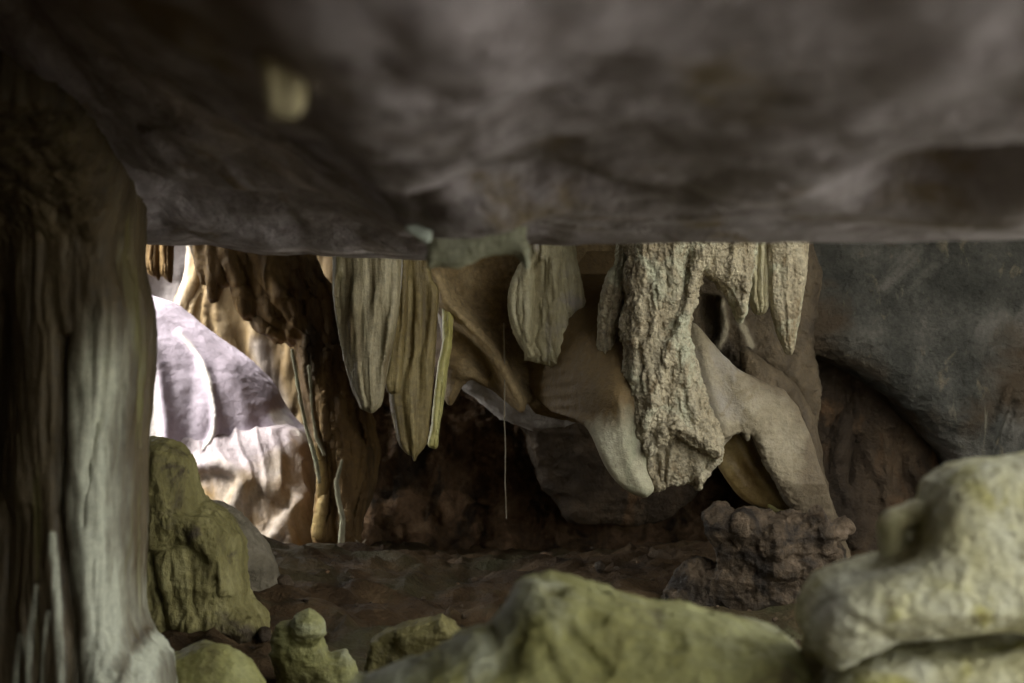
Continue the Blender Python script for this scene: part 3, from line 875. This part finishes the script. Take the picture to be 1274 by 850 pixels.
# the central drapery: crusted trunk, smooth sheets, lobes, flap
root = bpy.data.objects.new('crusted_drapery', None)
COL.objects.link(root)
root.location = ((850 - CX) * 6.8 / F, 6.8, (425 - 180) * 6.8 / F)
tag(root, 'large crusted pale drapery at the centre with a sloping beige sheet', 'drapery')
TR = [(779, 170), (782, 320), (777, 350), (781, 374), (773, 400), (778, 430), (777, 468), (778, 508), (785, 543), (796, 574), (806, 600), (814, 609), (826, 606), (846, 601), (863, 597), (867, 608), (871, 596),
      (884, 583), (893, 574), (897, 553), (886, 520), (876, 495), (869, 470), (863, 445), (856, 420), (858, 400), (863, 372), (868, 352), (874, 339), (882, 344), (892, 352), (903, 363), (913, 376), (917, 386),
      (921, 402), (924, 386), (930, 366), (934, 340), (933, 170)]
CR = [([(800, 300), (790, 380), (784, 450), (781, 520)], 7, 8), ([(836, 300), (818, 380), (806, 450), (797, 520)], 8, 9), ([(868, 320), (850, 380), (832, 430), (814, 480), (792, 545)], 13, 8),
      ([(826, 340), (815, 410), (800, 460)], -7, 5), ([(852, 320), (846, 370), (828, 420)], -8, 5), ([(846, 430), (852, 480), (872, 530), (888, 556)], 9, 7),
      ([(858, 440), (862, 490), (884, 530)], -6, 4), ([(800, 560), (818, 540), (833, 527), (848, 533), (870, 548), (886, 560)], 15, 7), ([(840, 450), (838, 500), (834, 527)], 6, 9),
      ([(783, 480), (786, 520), (796, 560)], -9, 6), ([(879, 340), (900, 368), (918, 388)], 7, 8), ([(838, 560), (835, 595)], 4, 9), ([(862, 565), (868, 600)], 5, 7)]


def trunk_rel(U, V, D):
    pocket = sd_poly(smooth_poly([(806, 566), (822, 547), (836, 538), (850, 542), (872, 556), (886, 566), (880, 586), (850, 600), (815, 604)], 2), U, V)
    return grp(*CR)(U, V, D) - 14 * np.clip(-pocket / 7, 0, 1) + fan(U, V, D, 5, 2.0, 6, 1.0)


g = Grid(((764, 938), (-95, 40), (170, 612)), 6.8, 1.15)
g.add(g.slab(TR, 0, 15, 12, bulge=22, R=40, relief=trunk_rel, sm=2))


def rough_zone(P):
    """crust everywhere but the smooth pocket"""
    d = sd_poly(np.array([(812, 570), (836, 543), (876, 560), (882, 584), (850, 594), (820, 600)], float), P[:, 0], P[:, 2])
    return np.clip(0.15 + (d + 6) / 12, 0.15, 1)


g.build('crusted_trunk', M['crust'], [
    (lambda P: rough_zone(P) * (fbm(P / np.array([26., 26., 40.]) + 3, 4, ridge=True)), (1, 1, 1), 5.5, 0),
    (lambda P: rough_zone(P) * (fbm(P / np.array([9., 9., 20.]) + 8, 3, ridge=True)), (1, 1, 1), 2.6, 0),
    (lambda P: rough_zone(P) * worley(P / 5.0 + 0.4 * np.stack([vnoise(P / 3.0), vnoise(P / 3.0 + 7), vnoise(P / 3.0 + 3)], 1)), (1, 1, 1), 2.2, 0),
    ('fbm', (3, 3, 3), 0.5, 6)], parent=root)
# left crusted lobe
g = Grid(((738, 786), (-50, 30), (170, 450)), 6.95, 1.3)
g.add(g.slab([(768, 170), (766, 312), (755, 340), (746, 375), (744, 410), (743, 432), (748, 444), (754, 446), (762, 436), (768, 415), (777, 380), (781, 340), (784, 170)], 0, 9, 8, bulge=12, R=20,
             relief=lambda U, V, D: fan(U, V, D, 2, 2, 2, 0.8)))
g.build('crusted_lobe', M['crust'], [('ridge', (14, 14, 26), 2.2, 2), ('pop', (5, 5, 5), 1.7, 3), ('fbm', (3, 3, 3), 0.4, 3)], parent=root)
# smooth left sheet
g = Grid(((640, 816), (-50, 300), (300, 624)), 6.74, 1.7)
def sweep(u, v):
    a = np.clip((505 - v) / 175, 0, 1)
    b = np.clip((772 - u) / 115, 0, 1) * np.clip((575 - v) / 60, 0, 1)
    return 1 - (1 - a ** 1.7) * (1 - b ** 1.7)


BK = 255 * sweep(g.U, g.V)
g.add(g.slab([(640, 300), (640, 430), (650, 470), (680, 512), (712, 524), (728, 532), (737, 546), (746, 566), (757, 588), (769, 602), (781, 611), (800, 619), (808, 616), (814, 606), (806, 580), (806, 540), (806, 480), (806, 300)], BK, 10, 8, bulge=8, R=30, back=26,
             relief=lambda U, V, D: grp(([(768, 500), (778, 560), (800, 612)], 3, 8))(U, V, D) + 3 * np.sin(V * 0.40 + 0.07 * U) * np.clip((725 - U) / 20, 0, 1)))
g.build('smooth_sheet', M['smooth'], [('fbm', (40, 40, 60), 2.5, 2), ('fbm', (10, 10, 30), 0.7, 3), ('fbm', (4, 4, 5), 0.3, 4)], parent=root,
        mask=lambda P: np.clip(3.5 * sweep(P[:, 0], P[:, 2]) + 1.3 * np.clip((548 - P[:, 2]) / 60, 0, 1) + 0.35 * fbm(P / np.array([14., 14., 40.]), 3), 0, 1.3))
# sloping beige sheet
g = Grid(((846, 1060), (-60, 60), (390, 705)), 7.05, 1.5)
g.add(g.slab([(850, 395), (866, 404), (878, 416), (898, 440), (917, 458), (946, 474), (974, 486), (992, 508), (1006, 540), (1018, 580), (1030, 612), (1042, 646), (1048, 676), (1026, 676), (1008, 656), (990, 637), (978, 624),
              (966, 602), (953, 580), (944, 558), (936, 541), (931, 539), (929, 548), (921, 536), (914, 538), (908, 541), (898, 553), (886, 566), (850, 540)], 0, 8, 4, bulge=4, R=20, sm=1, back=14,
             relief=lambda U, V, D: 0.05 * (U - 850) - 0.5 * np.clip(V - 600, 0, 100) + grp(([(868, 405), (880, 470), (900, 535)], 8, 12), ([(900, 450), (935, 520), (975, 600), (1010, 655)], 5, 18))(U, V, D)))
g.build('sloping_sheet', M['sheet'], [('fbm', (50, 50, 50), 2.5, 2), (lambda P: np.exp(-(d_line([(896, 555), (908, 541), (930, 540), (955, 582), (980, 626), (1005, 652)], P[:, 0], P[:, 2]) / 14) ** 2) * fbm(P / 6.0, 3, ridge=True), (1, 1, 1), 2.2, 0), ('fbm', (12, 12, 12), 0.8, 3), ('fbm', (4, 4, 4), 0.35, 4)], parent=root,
        mask=lambda P: np.clip(1.15 - (d_line([(940, 466), (975, 484), (996, 510), (1010, 545), (1022, 585), (1036, 620), (1050, 660)], P[:, 0], P[:, 2]) + 10 * fbm(P / np.array([18., 18., 24.]), 3)) / 34, 0, 1) + np.clip((P[:, 2] + 14 * fbm(P / 16.0, 3) - 545) / 75, 0, 1.2))  # right edge browner; shade at the foot put into the colour
g = Grid(((920, 1062), (-30, 40), (420, 710)), 7.12, 1.8)
g.add(g.slab([(925, 430), (955, 452), (985, 474), (1008, 505), (1020, 545), (1026, 590), (1042, 640), (1060, 705), (1030, 705), (1000, 640), (960, 540), (925, 470)], 4, 10, 9, bulge=12, R=20, relief=grp(([(985, 490), (1004, 540), (1015, 600)], 5, 7))))
g.build('brown_edge', M['shade'], [('ridge', (30, 30, 40), 3, 2), ('fbm', (8, 8, 8), 0.8, 3)], parent=root, mask=lambda P: 0 * P[:, 0])
# amber flap; light on its tip is painted as pale yellow
g = Grid(((888, 985), (-30, 30), (530, 645)), 7.3, 1.2)
g.add(g.slab([(906, 533), (896, 556), (892, 576), (900, 592), (915, 612), (930, 625), (948, 632), (958, 636), (976, 634), (984, 628), (972, 602), (950, 572), (930, 540), (916, 530)], 0, 6, 5, bulge=8, R=16,
             relief=grp(([(912, 545), (940, 590), (970, 628)], 7, 9))))
fl = g.build('amber_flap', M['amber'], [('fbm', (16, 16, 16), 1.2, 2), ('fbm', (5, 5, 5), 0.5, 3)], parent=root)
g = Grid(((950, 980), (-24, 12), (620, 642)), 7.28, 0.9)
g.add(g.slab([(953, 626), (957, 634), (964, 637), (974, 635), (970, 629), (961, 625)], -6, 5, 4))
t_ = g.build('bright_tip', M['yellow'], [('fbm', (6, 6, 6), 0.5, 2)])
t_.parent = fl
t_.location = np.array(t_.location) - np.array(root.location) - np.array(fl.location)
# small stalactites on the right of the trunk
for poly, Yd, mat, T, lab in (
        ([(930, 170), (931, 350), (934, 376), (938, 387), (944, 391), (952, 388), (957, 374), (958, 340), (961, 170)], 6.95, 'scallop', 8, 'blunt yellowish stalactite wedged right of the crusted trunk'),
        ([(956, 170), (956, 345), (959, 380), (966, 408), (974, 432), (981, 441), (985, 438), (989, 420), (996, 380), (1003, 320), (1008, 170)], 6.9, 'crust', 9, 'crusted pointed stalactite in front of the slate grey wall')):
    us, vv_ = [p[0] for p in poly], [p[1] for p in poly]
    g = Grid(((min(us) - 4, max(us) + 4), (-34, 24), (170, max(vv_) + 4)), Yd, 1.2)
    g.add(g.slab(poly, 0, T, T * 0.85, bulge=9, R=18, relief=lambda U, V, D: fan(U, V, D, 2.2, 3, T, 0.7)))
    o = g.build('stalactite', M[mat], [('flute', (9, 9, 70), 1.6, 3), ('pop', (5, 5, 7), 1.2, 4), ('fbm', (3, 3, 4), 0.4, 4)], origin='top')
    tag(o, lab, 'stalactite', 'stalactites right of the crusted trunk')
# shaded rock behind the cavity
g = Grid(((846, 1030), (-50, 50), (300, 560)), 7.6, 2.0)
g.add(g.slab([(846, 300), (846, 420), (880, 440), (920, 470), (960, 500), (985, 520), (1000, 560), (1014, 540), (1020, 480), (1010, 430), (1010, 300)], 0, 16, 12, bulge=10, R=30,
             relief=grp(([(893, 375), (896, 410), (890, 430)], 12, 6), ([(912, 395), (925, 440)], 10, 12), ([(950, 430), (985, 470)], 8, 12), ([(875, 380), (880, 410)], -12, 10))))
tag(g.build('brown_rock', M['shade'], [('ridge', (30, 30, 30), 4, 2), ('ridge', (12, 12, 12), 1.5, 3), ('fbm', (5, 5, 5), 0.6, 4)], mask=lmask([([(893, 378), (897, 410), (889, 432)], 5), ([(915, 400), (930, 430)], 5)]), origin='top'),
    'dark brown rock filling the hollow behind the crusted trunk', 'rock')

# pinkish rubble outcrop under the flap
g = Grid(((820, 1130), (-60, 90), (585, 900)), 6.95, 1.9)
rq = np.random.default_rng(21)
for c, rd in (((897, 8, 652), (20, 26, 28)), ((930, -10, 655), (26, 24, 24)), ((962, -18, 672), (28, 26, 28)), ((992, -12, 668), (26, 26, 26)), ((1022, -16, 664), (17, 20, 24)), ((1030, -6, 690), (18, 20, 18)),
              ((965, -22, 704), (28, 18, 13)), ((1004, -16, 700), (22, 18, 18)), ((912, 8, 690), (20, 24, 26)), ((940, -4, 690), (22, 24, 20))):
    g.add(g.ell(c, rd), 4)
for k in range(14):
    u_, v_ = rq.uniform(880, 1045), rq.uniform(640, 715)
    g.add(g.ell((u_, rq.uniform(-26, 0), v_), tuple(rq.uniform(8, 18, 3))), 6)
for c, rd in (((975, 30, 770), (90, 40, 90)), ((880, 40, 790), (60, 40, 90)), ((1060, 40, 790), (60, 40, 90)), ((960, 12, 735), (74, 34, 52)), ((1020, 14, 730), (46, 34, 50))):
    g.add(g.ell(c, rd), 10)
tag(g.build('rubble_outcrop', M['pink'], [('ridge', (40, 40, 40), 8, 2), ('ridge', (16, 16, 16), 3.0, 4), ('fbm', (5, 5, 5), 0.8, 5)]),
    'knobbly pinkish brown rock outcrop below the sloping beige sheet', 'rock')

# hanging root
g = Grid(((620, 638), (-6, 6), (400, 650)), 7.45, 0.9)
g.add(g.chain([(627, 0, 402, 1.0), (628, 0, 470, 0.9), (627.5, 1, 520, 0.9), (629, 0, 560, 1.0), (628.5, 1, 600, 0.9), (630, 0, 645, 0.8)]))
tag(g.build('hanging_root', M['root'], [('fbm', (3, 3, 12), 0.25, 2)], origin='top'), 'thin pale root hanging straight down in front of the dark back wall', 'root')

# left mound and the rocks by it
g = Grid(((150, 345), (-90, 70), (540, 840)), 6.2, 1.7)
BL = [(150, 575), (176, 552), (196, 547), (214, 550), (228, 557), (240, 575), (246, 600), (250, 622), (264, 628), (278, 634), (292, 652), (301, 680), (305, 715), (308, 745), (328, 765), (335, 800), (335, 840), (150, 840)]
g.add(g.slab(BL, 0, 30, 24, bulge=34, R=60, relief=lambda U, V, D: grp(([(200, 555), (215, 600), (222, 650)], 8, 12), ([(240, 640), (275, 660), (296, 720)], 10, 14), ([(188, 640), (205, 690), (214, 730), (228, 790)], -12, 4),
    ([(190, 690), (235, 670), (265, 690)], -8, 8), ([(180, 760), (240, 765), (320, 770)], 10, 14))(U, V, D) + fan(U, V, D, 6, 1.6, 3, 1.2) - 12 * np.clip((V - 775) / 25, 0, 1)))
tag(g.build('stalagmite_mound', M['olive'], [('ridge', (50, 50, 60), 6, 2), ('flute', (14, 14, 60), 2.2, 3), ('ridge', (14, 14, 14), 1.6, 3), ('fbm', (5, 5, 7), 0.7, 4)]),
    'tall olive stalagmite mound with fine vertical striations beside the column', 'stalagmite')
g = Grid(((240, 350), (-50, 40), (615, 770)), 6.9, 2.0)
g.add(g.slab([(248, 640), (262, 624), (285, 632), (318, 660), (338, 690), (345, 715), (345, 770), (240, 770)], 0, 20, 16, bulge=20, R=40))
tag(g.build('rock', M['greyrock'], [('ridge', (50, 50, 50), 5, 2), ('fbm', (14, 14, 14), 1.5, 3), ('fbm', (5, 5, 5), 0.6, 3)]), 'grey brown sloping rock just behind the olive mound', 'rock')

# column at the left
KP = [(-160, 40), (190, 40), (188, 150), (183, 222), (180, 262), (180, 300), (182, 345), (191, 388), (192, 430), (190, 470), (186, 520), (184, 560), (182, 620), (180, 680), (178, 722), (181, 758), (192, 784), (210, 806), (219, 826), (224, 900), (224, 960), (-160, 960)]
PALE = [([(158, 400), (154, 470), (146, 560), (150, 680), (160, 780), (165, 900)], 25), ([(105, 650), (111, 740), (120, 900)], 5), ([(84, 710), (75, 790), (74, 900)], 4.5), ([(99, 740), (91, 800), (92, 900)], 3.5),
        ([(61, 770), (53, 830), (53, 900)], 4.5), ([(200, 800), (205, 860)], 18)]
g = Grid(((-160, 340), (-360, 130), (40, 960)), 4.4, 3.0)
g.add(g.slab([(u - 1, v) for u, v in KP], -10, 50, 45, bulge=60, R=110, back=30, relief=lambda U, V, D: 205 * np.clip((330 - V) / 150, 0, 1) ** 2 - 0.5 * np.clip(105 - U, 0, 60) + grp(
    ([(160, 160), (156, 360), (152, 470), (146, 560), (150, 680), (160, 780), (165, 900)], 9, 22), ([(116, 420), (114, 560), (112, 640), (126, 760), (140, 900)], -18, 7), ([(150, 520), (141, 600), (139, 640)], -5, 3), ([(105, 640), (111, 740), (120, 900)], 4, 9),
    ([(84, 680), (75, 790), (74, 900)], 3, 9), ([(61, 740), (53, 830), (53, 900)], 3, 9), ([(60, 330), (75, 450), (60, 600)], 12, 22), ([(30, 380), (25, 600)], -12, 16), ([(170, 480), (168, 640), (170, 760)], -4, 4),
    ([(182, 440), (180, 560), (176, 680)], 6, 6))(U, V, D) + 22 * np.exp(-(((U - 185) / 40) ** 2 + ((V - 850) / 45) ** 2))))
col_ = g.build('cave_column', M['column'], [('flute', (22, 22, 260), 4.5, 2), ('fbm', (40, 40, 120), 3, 3), ('flute', (9, 9, 150), 1.8, 3), ('flute', (5, 5, 90), 0.7, 8), ('fbm', (8, 8, 20), 0.7, 4)], mask=lambda P: lmask(PALE)(P) * np.clip((P[:, 2] - 350) / 110, 0, 1))
tag(col_, 'massive fluted brown column with pale calcite streaks joining floor and ceiling', 'column')

# mossy block and its pale corner at the ceiling's edge
g = Grid(((505, 665), (-40, 40), (225, 342)), 3.4, 1.4)
g.add(g.slab([(524, 228), (529, 290), (531, 318), (532, 334), (546, 331), (570, 333), (588, 326), (602, 319), (626, 316), (642, 318), (650, 326), (656, 334), (660, 312), (655, 296), (648, 228)], 0, 12, 8, bulge=10, R=24))
mb = g.build('mossy_block', M['moss'], [('ridge', (26, 26, 20), 2.6, 2), ('ridge', (9, 9, 9), 1.0, 3), ('fbm', (4, 4, 4), 0.4, 3)], origin='top')
tag(mb, 'grey green mossy rock block on the ceiling edge', 'rock')
g = Grid(((500, 540), (-40, 10), (272, 306)), 3.0, 1.2)
g.add(g.slab([(504, 284), (514, 279), (536, 281), (534, 302), (518, 296)], 0, 8, 5))
g.build('pale_corner', M['teal'], [('fbm', (10, 10, 10), 1.2, 2)], parent=mb)

# yellowish stub on the low ceiling
yy_ = np.linspace(1.2, 3.6, 400)
vv_ = CY - ceil_z((355 - CX) * yy_ / F, yy_) * F / yy_
Yn = float(yy_[np.argmin(np.abs(vv_ - 100))])
Yn -= 0.10
vtop = 95.0
g = Grid(((322, 388), (-40, 40), (vtop - 30, 150)), Yn, 1.6)
g.add(g.slab([(324, 64), (326, 94), (329, 112), (332, 134), (342, 146), (368, 145), (378, 132), (381, 98), (384, 64)], 0, 20, 12, bulge=8, R=20,
             relief=grp(([(340, 90), (345, 130)], 5, 7), ([(362, 85), (356, 120)], -5, 5))))
tag(g.build('stalactite_stub', M['scallop'], [('ridge', (24, 24, 24), 3, 2), ('fbm', (8, 8, 8), 1, 3)], origin='top'), 'small yellowish stalactite stub on the low dark ceiling', 'stalactite')

# small rocks on the floor in the middle distance
g = Grid(((325, 450), (-70, 60), (745, 960)), 5.2, 1.8)
for c, rd in (((372, 0, 815), (34, 34, 46)), ((386, -20, 776), (22, 22, 21)), ((358, -8, 798), (20, 22, 28)), ((392, 10, 880), (56, 46, 70)), ((425, 8, 850), (20, 26, 40))):
    g.add(g.ell(c, rd), 7)
tag(g.build('rock', M['boulder'], [('ridge', (40, 40, 30), 4, 2), ('ridge', (14, 14, 10), 1.6, 3), ('fbm', (5, 5, 5), 0.6, 4)]), 'knobbly pale green rock with a rounded white top', 'rock', 'loose rocks on the floor')
g = Grid(((440, 590), (-70, 60), (755, 960)), 4.9, 1.8)
g.add(g.slab([(453, 830), (462, 797), (480, 786), (505, 776), (530, 770), (549, 765), (562, 775), (573, 787), (560, 800), (540, 830), (560, 960), (445, 960)], 0, 26, 12, sm=1,
             relief=grp(([(505, 792), (530, 785), (552, 776)], 12, 10), ([(480, 800), (540, 775)], -4, 8))))
tag(g.build('rock', M['olive'], [('ridge', (40, 40, 20), 3, 2), ('ridge', (12, 12, 8), 1.8, 3), ('pop', (6, 6, 6), 0.8, 4)]), 'angular yellow green rock slab tilted up behind the front boulder', 'rock', 'loose rocks on the floor')
g = Grid(((190, 340), (-80, 60), (790, 960)), 4.6, 2.0)
g.add(g.ell((262, 0, 870), (66, 60, 70)), 6)
g.add(g.ell((225, -10, 860), (38, 40, 46)), 14)
g.add(g.ell((308, 0, 890), (34, 40, 46)), 10)
tag(g.build('rock', M['boulder'], [('ridge', (50, 50, 40), 4, 2), ('fbm', (14, 14, 14), 1.4, 3), ('fbm', (5, 5, 5), 0.5, 4)]), 'low rounded olive rock at the foot of the column', 'rock', 'loose rocks on the floor')

# front boulder
g = Grid(((430, 1060), (-150, 150), (705, 1130)), 3.1, 3.2)
g.add(g.slab([(600, 1130), (616, 800), (626, 762), (638, 738), (654, 724), (680, 719), (706, 722), (738, 733), (775, 744), (812, 753), (845, 756), (875, 761), (928, 776), (955, 783), (972, 788), (990, 803), (1010, 822), (1036, 834), (1058, 860), (1058, 1130)], 20, 70, 50, bulge=40, R=80,
             relief=lambda U, V, D: 0.5 * np.clip(V - 730, 0, 200) + grp(([(704, 772), (722, 788), (742, 806)], -12, 10), ([(676, 786), (690, 815)], -8, 11), ([(862, 786), (884, 806)], -7, 14))(U, V, D)))
g.add(g.slab([(430, 1130), (438, 860), (452, 840), (490, 825), (520, 813), (550, 796), (575, 783), (600, 777), (630, 784), (665, 796), (700, 815), (760, 835), (800, 880), (800, 1130)], -20, 50, 40, bulge=40, R=80,
             relief=lambda U, V, D: 0.4 * np.clip(V - 790, 0, 200)), 26)
tag(g.build('boulder', M['boulder'], [('fbm', (90, 90, 70), 5, 2), ('ridge', (60, 60, 40), 4, 3), (lambda P: -np.clip(vnoise(P / np.array([46., 46., 30.]) + 4) - 0.35, 0, 1), (1, 1, 1), 16, 0), ('ridge', (24, 24, 18), 1.6, 4), ('fbm', (6, 6, 6), 1.0, 5)]), 'large rounded olive green boulder at the bottom, out of focus', 'boulder', 'boulders in front')

# right boulder with an undercut shelf
g = Grid(((985, 1560), (-150, 240), (530, 1150)), 2.75, 3.0)
g.add(g.slab([(1525, 700), (1506, 640), (1462, 588), (1390, 562), (1330, 560), (1274, 564), (1240, 566), (1210, 573), (1188, 584), (1174, 597), (1168, 620), (1160, 645), (1150, 672), (1128, 690), (1100, 700), (1064, 710), (1032, 723), (1018, 740), (1009, 758), (1007, 780), (1014, 800), (1024, 822),
              (1040, 832), (1062, 816), (1082, 801), (1110, 789), (1160, 781), (1274, 772), (1420, 764), (1512, 752)], 66, 45, 22, bulge=22, R=60, back=80,
             relief=lambda U, V, D: 0.42 * np.clip(V - 590, 0, 150) - 0.7 * np.clip(V - 742, 0, 100) + grp(([(1030, 740), (1060, 760), (1090, 775)], -8, 7), ([(1045, 760), (1075, 752), (1090, 740)], 8, 9))(U, V, D)))
g.add(g.slab([(1070, 770), (1440, 715), (1500, 760), (1530, 1150), (1020, 1150), (1020, 860)], 150, 40, 30), 6)
g.add(g.slab([(1026, 850), (1046, 830), (1080, 814), (1120, 808), (1200, 801), (1274, 791), (1400, 782), (1490, 790), (1535, 850), (1548, 1150), (1010, 1150), (1012, 900)], 40, 70, 26, relief=lambda U, V, D: 0.5 * np.clip(V - 800, 0, 120)), 5)
g.cut(g.slab([(1062, 806), (1085, 799), (1120, 790), (1180, 781), (1274, 770), (1400, 762), (1560, 756), (1560, 786), (1274, 796), (1200, 803), (1120, 808)], 10, 130, 5, sm=1), 3)
for c, rd in (((1122, 90, 652), (15, 20, 20)), ((1136, 92, 645), (14, 20, 16)), ((1124, 92, 678), (16, 18, 22)), ((1154, 92, 636), (16, 20, 16))):
    g.add(g.ell(c, rd), 12)
rb = tag(g.build('boulder', M['paleboulder'], [('fbm', (80, 80, 60), 4, 2), ('ridge', (46, 46, 30), 3.2, 3), ('pop', (20, 20, 14), 2.4, 4), ('ridge', (14, 14, 10), 1.8, 4)]),
    'big pale yellow white boulder with a dark undercut, on the right', 'boulder', 'boulders in front')
rb.location.x += 9 * 2.75 / F
rb.location.z -= 13 * 2.75 / F

# loose rubble strewn over the floor: uncountable, one object
rng = np.random.default_rng(11)
n_st = 420
sx = rng.uniform(-2.6, 3.4, n_st)
sy = rng.uniform(4.6, 10.4, n_st)
keep = fbm(np.stack([sx / 0.9, sy / 0.9, 0 * sx + 2], 1), 2) > -0.12
sx, sy = sx[keep], sy[keep]
sz = floor_z(sx, sy)
g8 = 8
th = np.linspace(0, np.pi, g8)
ph = np.linspace(0, 2 * np.pi, 10)[:-1]
VS, QS = [], []
base = np.array([[np.sin(a) * np.cos(b), np.sin(a) * np.sin(b), np.cos(a)] for a in th for b in ph])
bq = np.array([[i * 9 + j, (i + 1) * 9 + j, (i + 1) * 9 + (j + 1) % 9, i * 9 + (j + 1) % 9] for i in range(g8 - 1) for j in range(9)])
for k in range(len(sx)):
    r = 0.012 + 0.055 * rng.random() ** 7
    sc3 = r * rng.uniform(0.6, 1.4, 3) * np.array([1, 1, 0.7])
    a = rng.uniform(0, 6.28)
    v = base * (1 + 0.35 * fbm(base * 1.3 + k * 3.1, 2))[:, None] * sc3
    v = np.stack([v[:, 0] * np.cos(a) - v[:, 1] * np.sin(a), v[:, 0] * np.sin(a) + v[:, 1] * np.cos(a), v[:, 2]], 1)
    QS.append(bq + k * len(base))
    VS.append(v + np.array([sx[k], sy[k], sz[k] + 0.3 * sc3[2]]))
gr = link_mesh('gravel', np.concatenate(VS), np.concatenate(QS), M['wall'])
gr["kind"] = "stuff"
gr["label"] = "brown rubble and pebbles strewn over the cave floor"
gr["category"] = "gravel"

# twigs lying on the floor
rng = np.random.default_rng(4)
TW = [((398, 722, 9.0), (412, 714, 9.0), (405, 733, 8.7), 'forked pale twig on the dark floor in front of the ropy flowstone'),
      ((448, 722, 9.1), (455, 710, 9.1), (452, 727, 8.9), 'short bent twig standing up on the dark floor'),
      ((520, 695, 10.0), (540, 692, 10.0), (530, 701, 9.8), 'thin dark stick lying flat on the floor near the back wall')]
for a, b, c, lab in TW:
    Yd = a[2]
    x = (a[0] - CX) * Yd / F
    z = float(floor_z(np.array([[x]]), np.array([[Yd]]))[0, 0])
    v0 = CY - z * F / Yd
    du, dv = b[0] - a[0], b[1] - a[1]
    g = Grid(((a[0] - 26, a[0] + 30), (-20, 20), (v0 - 26, v0 + 8)), Yd, 0.9)
    g.add(g.chain([(a[0] - du * 0.5, 3, v0 - 1, 1.6), (a[0], 0, v0 - 3, 1.5), (a[0] + du * 0.6, -2, v0 - 3 + dv * 0.6, 1.2), (a[0] + du, -3, v0 - 3 + dv, 0.9)]))
    g.add(g.chain([(a[0] + du * 0.4, -1, v0 - 3 + dv * 0.4, 1.2), (a[0] - 4, -4, v0 - 3 + dv * 0.9, 0.8)]))
    tag(g.build('twig', M['root'], [('fbm', (4, 4, 4), 0.4, 2)]), lab, 'twig', 'twigs on the cave floor')
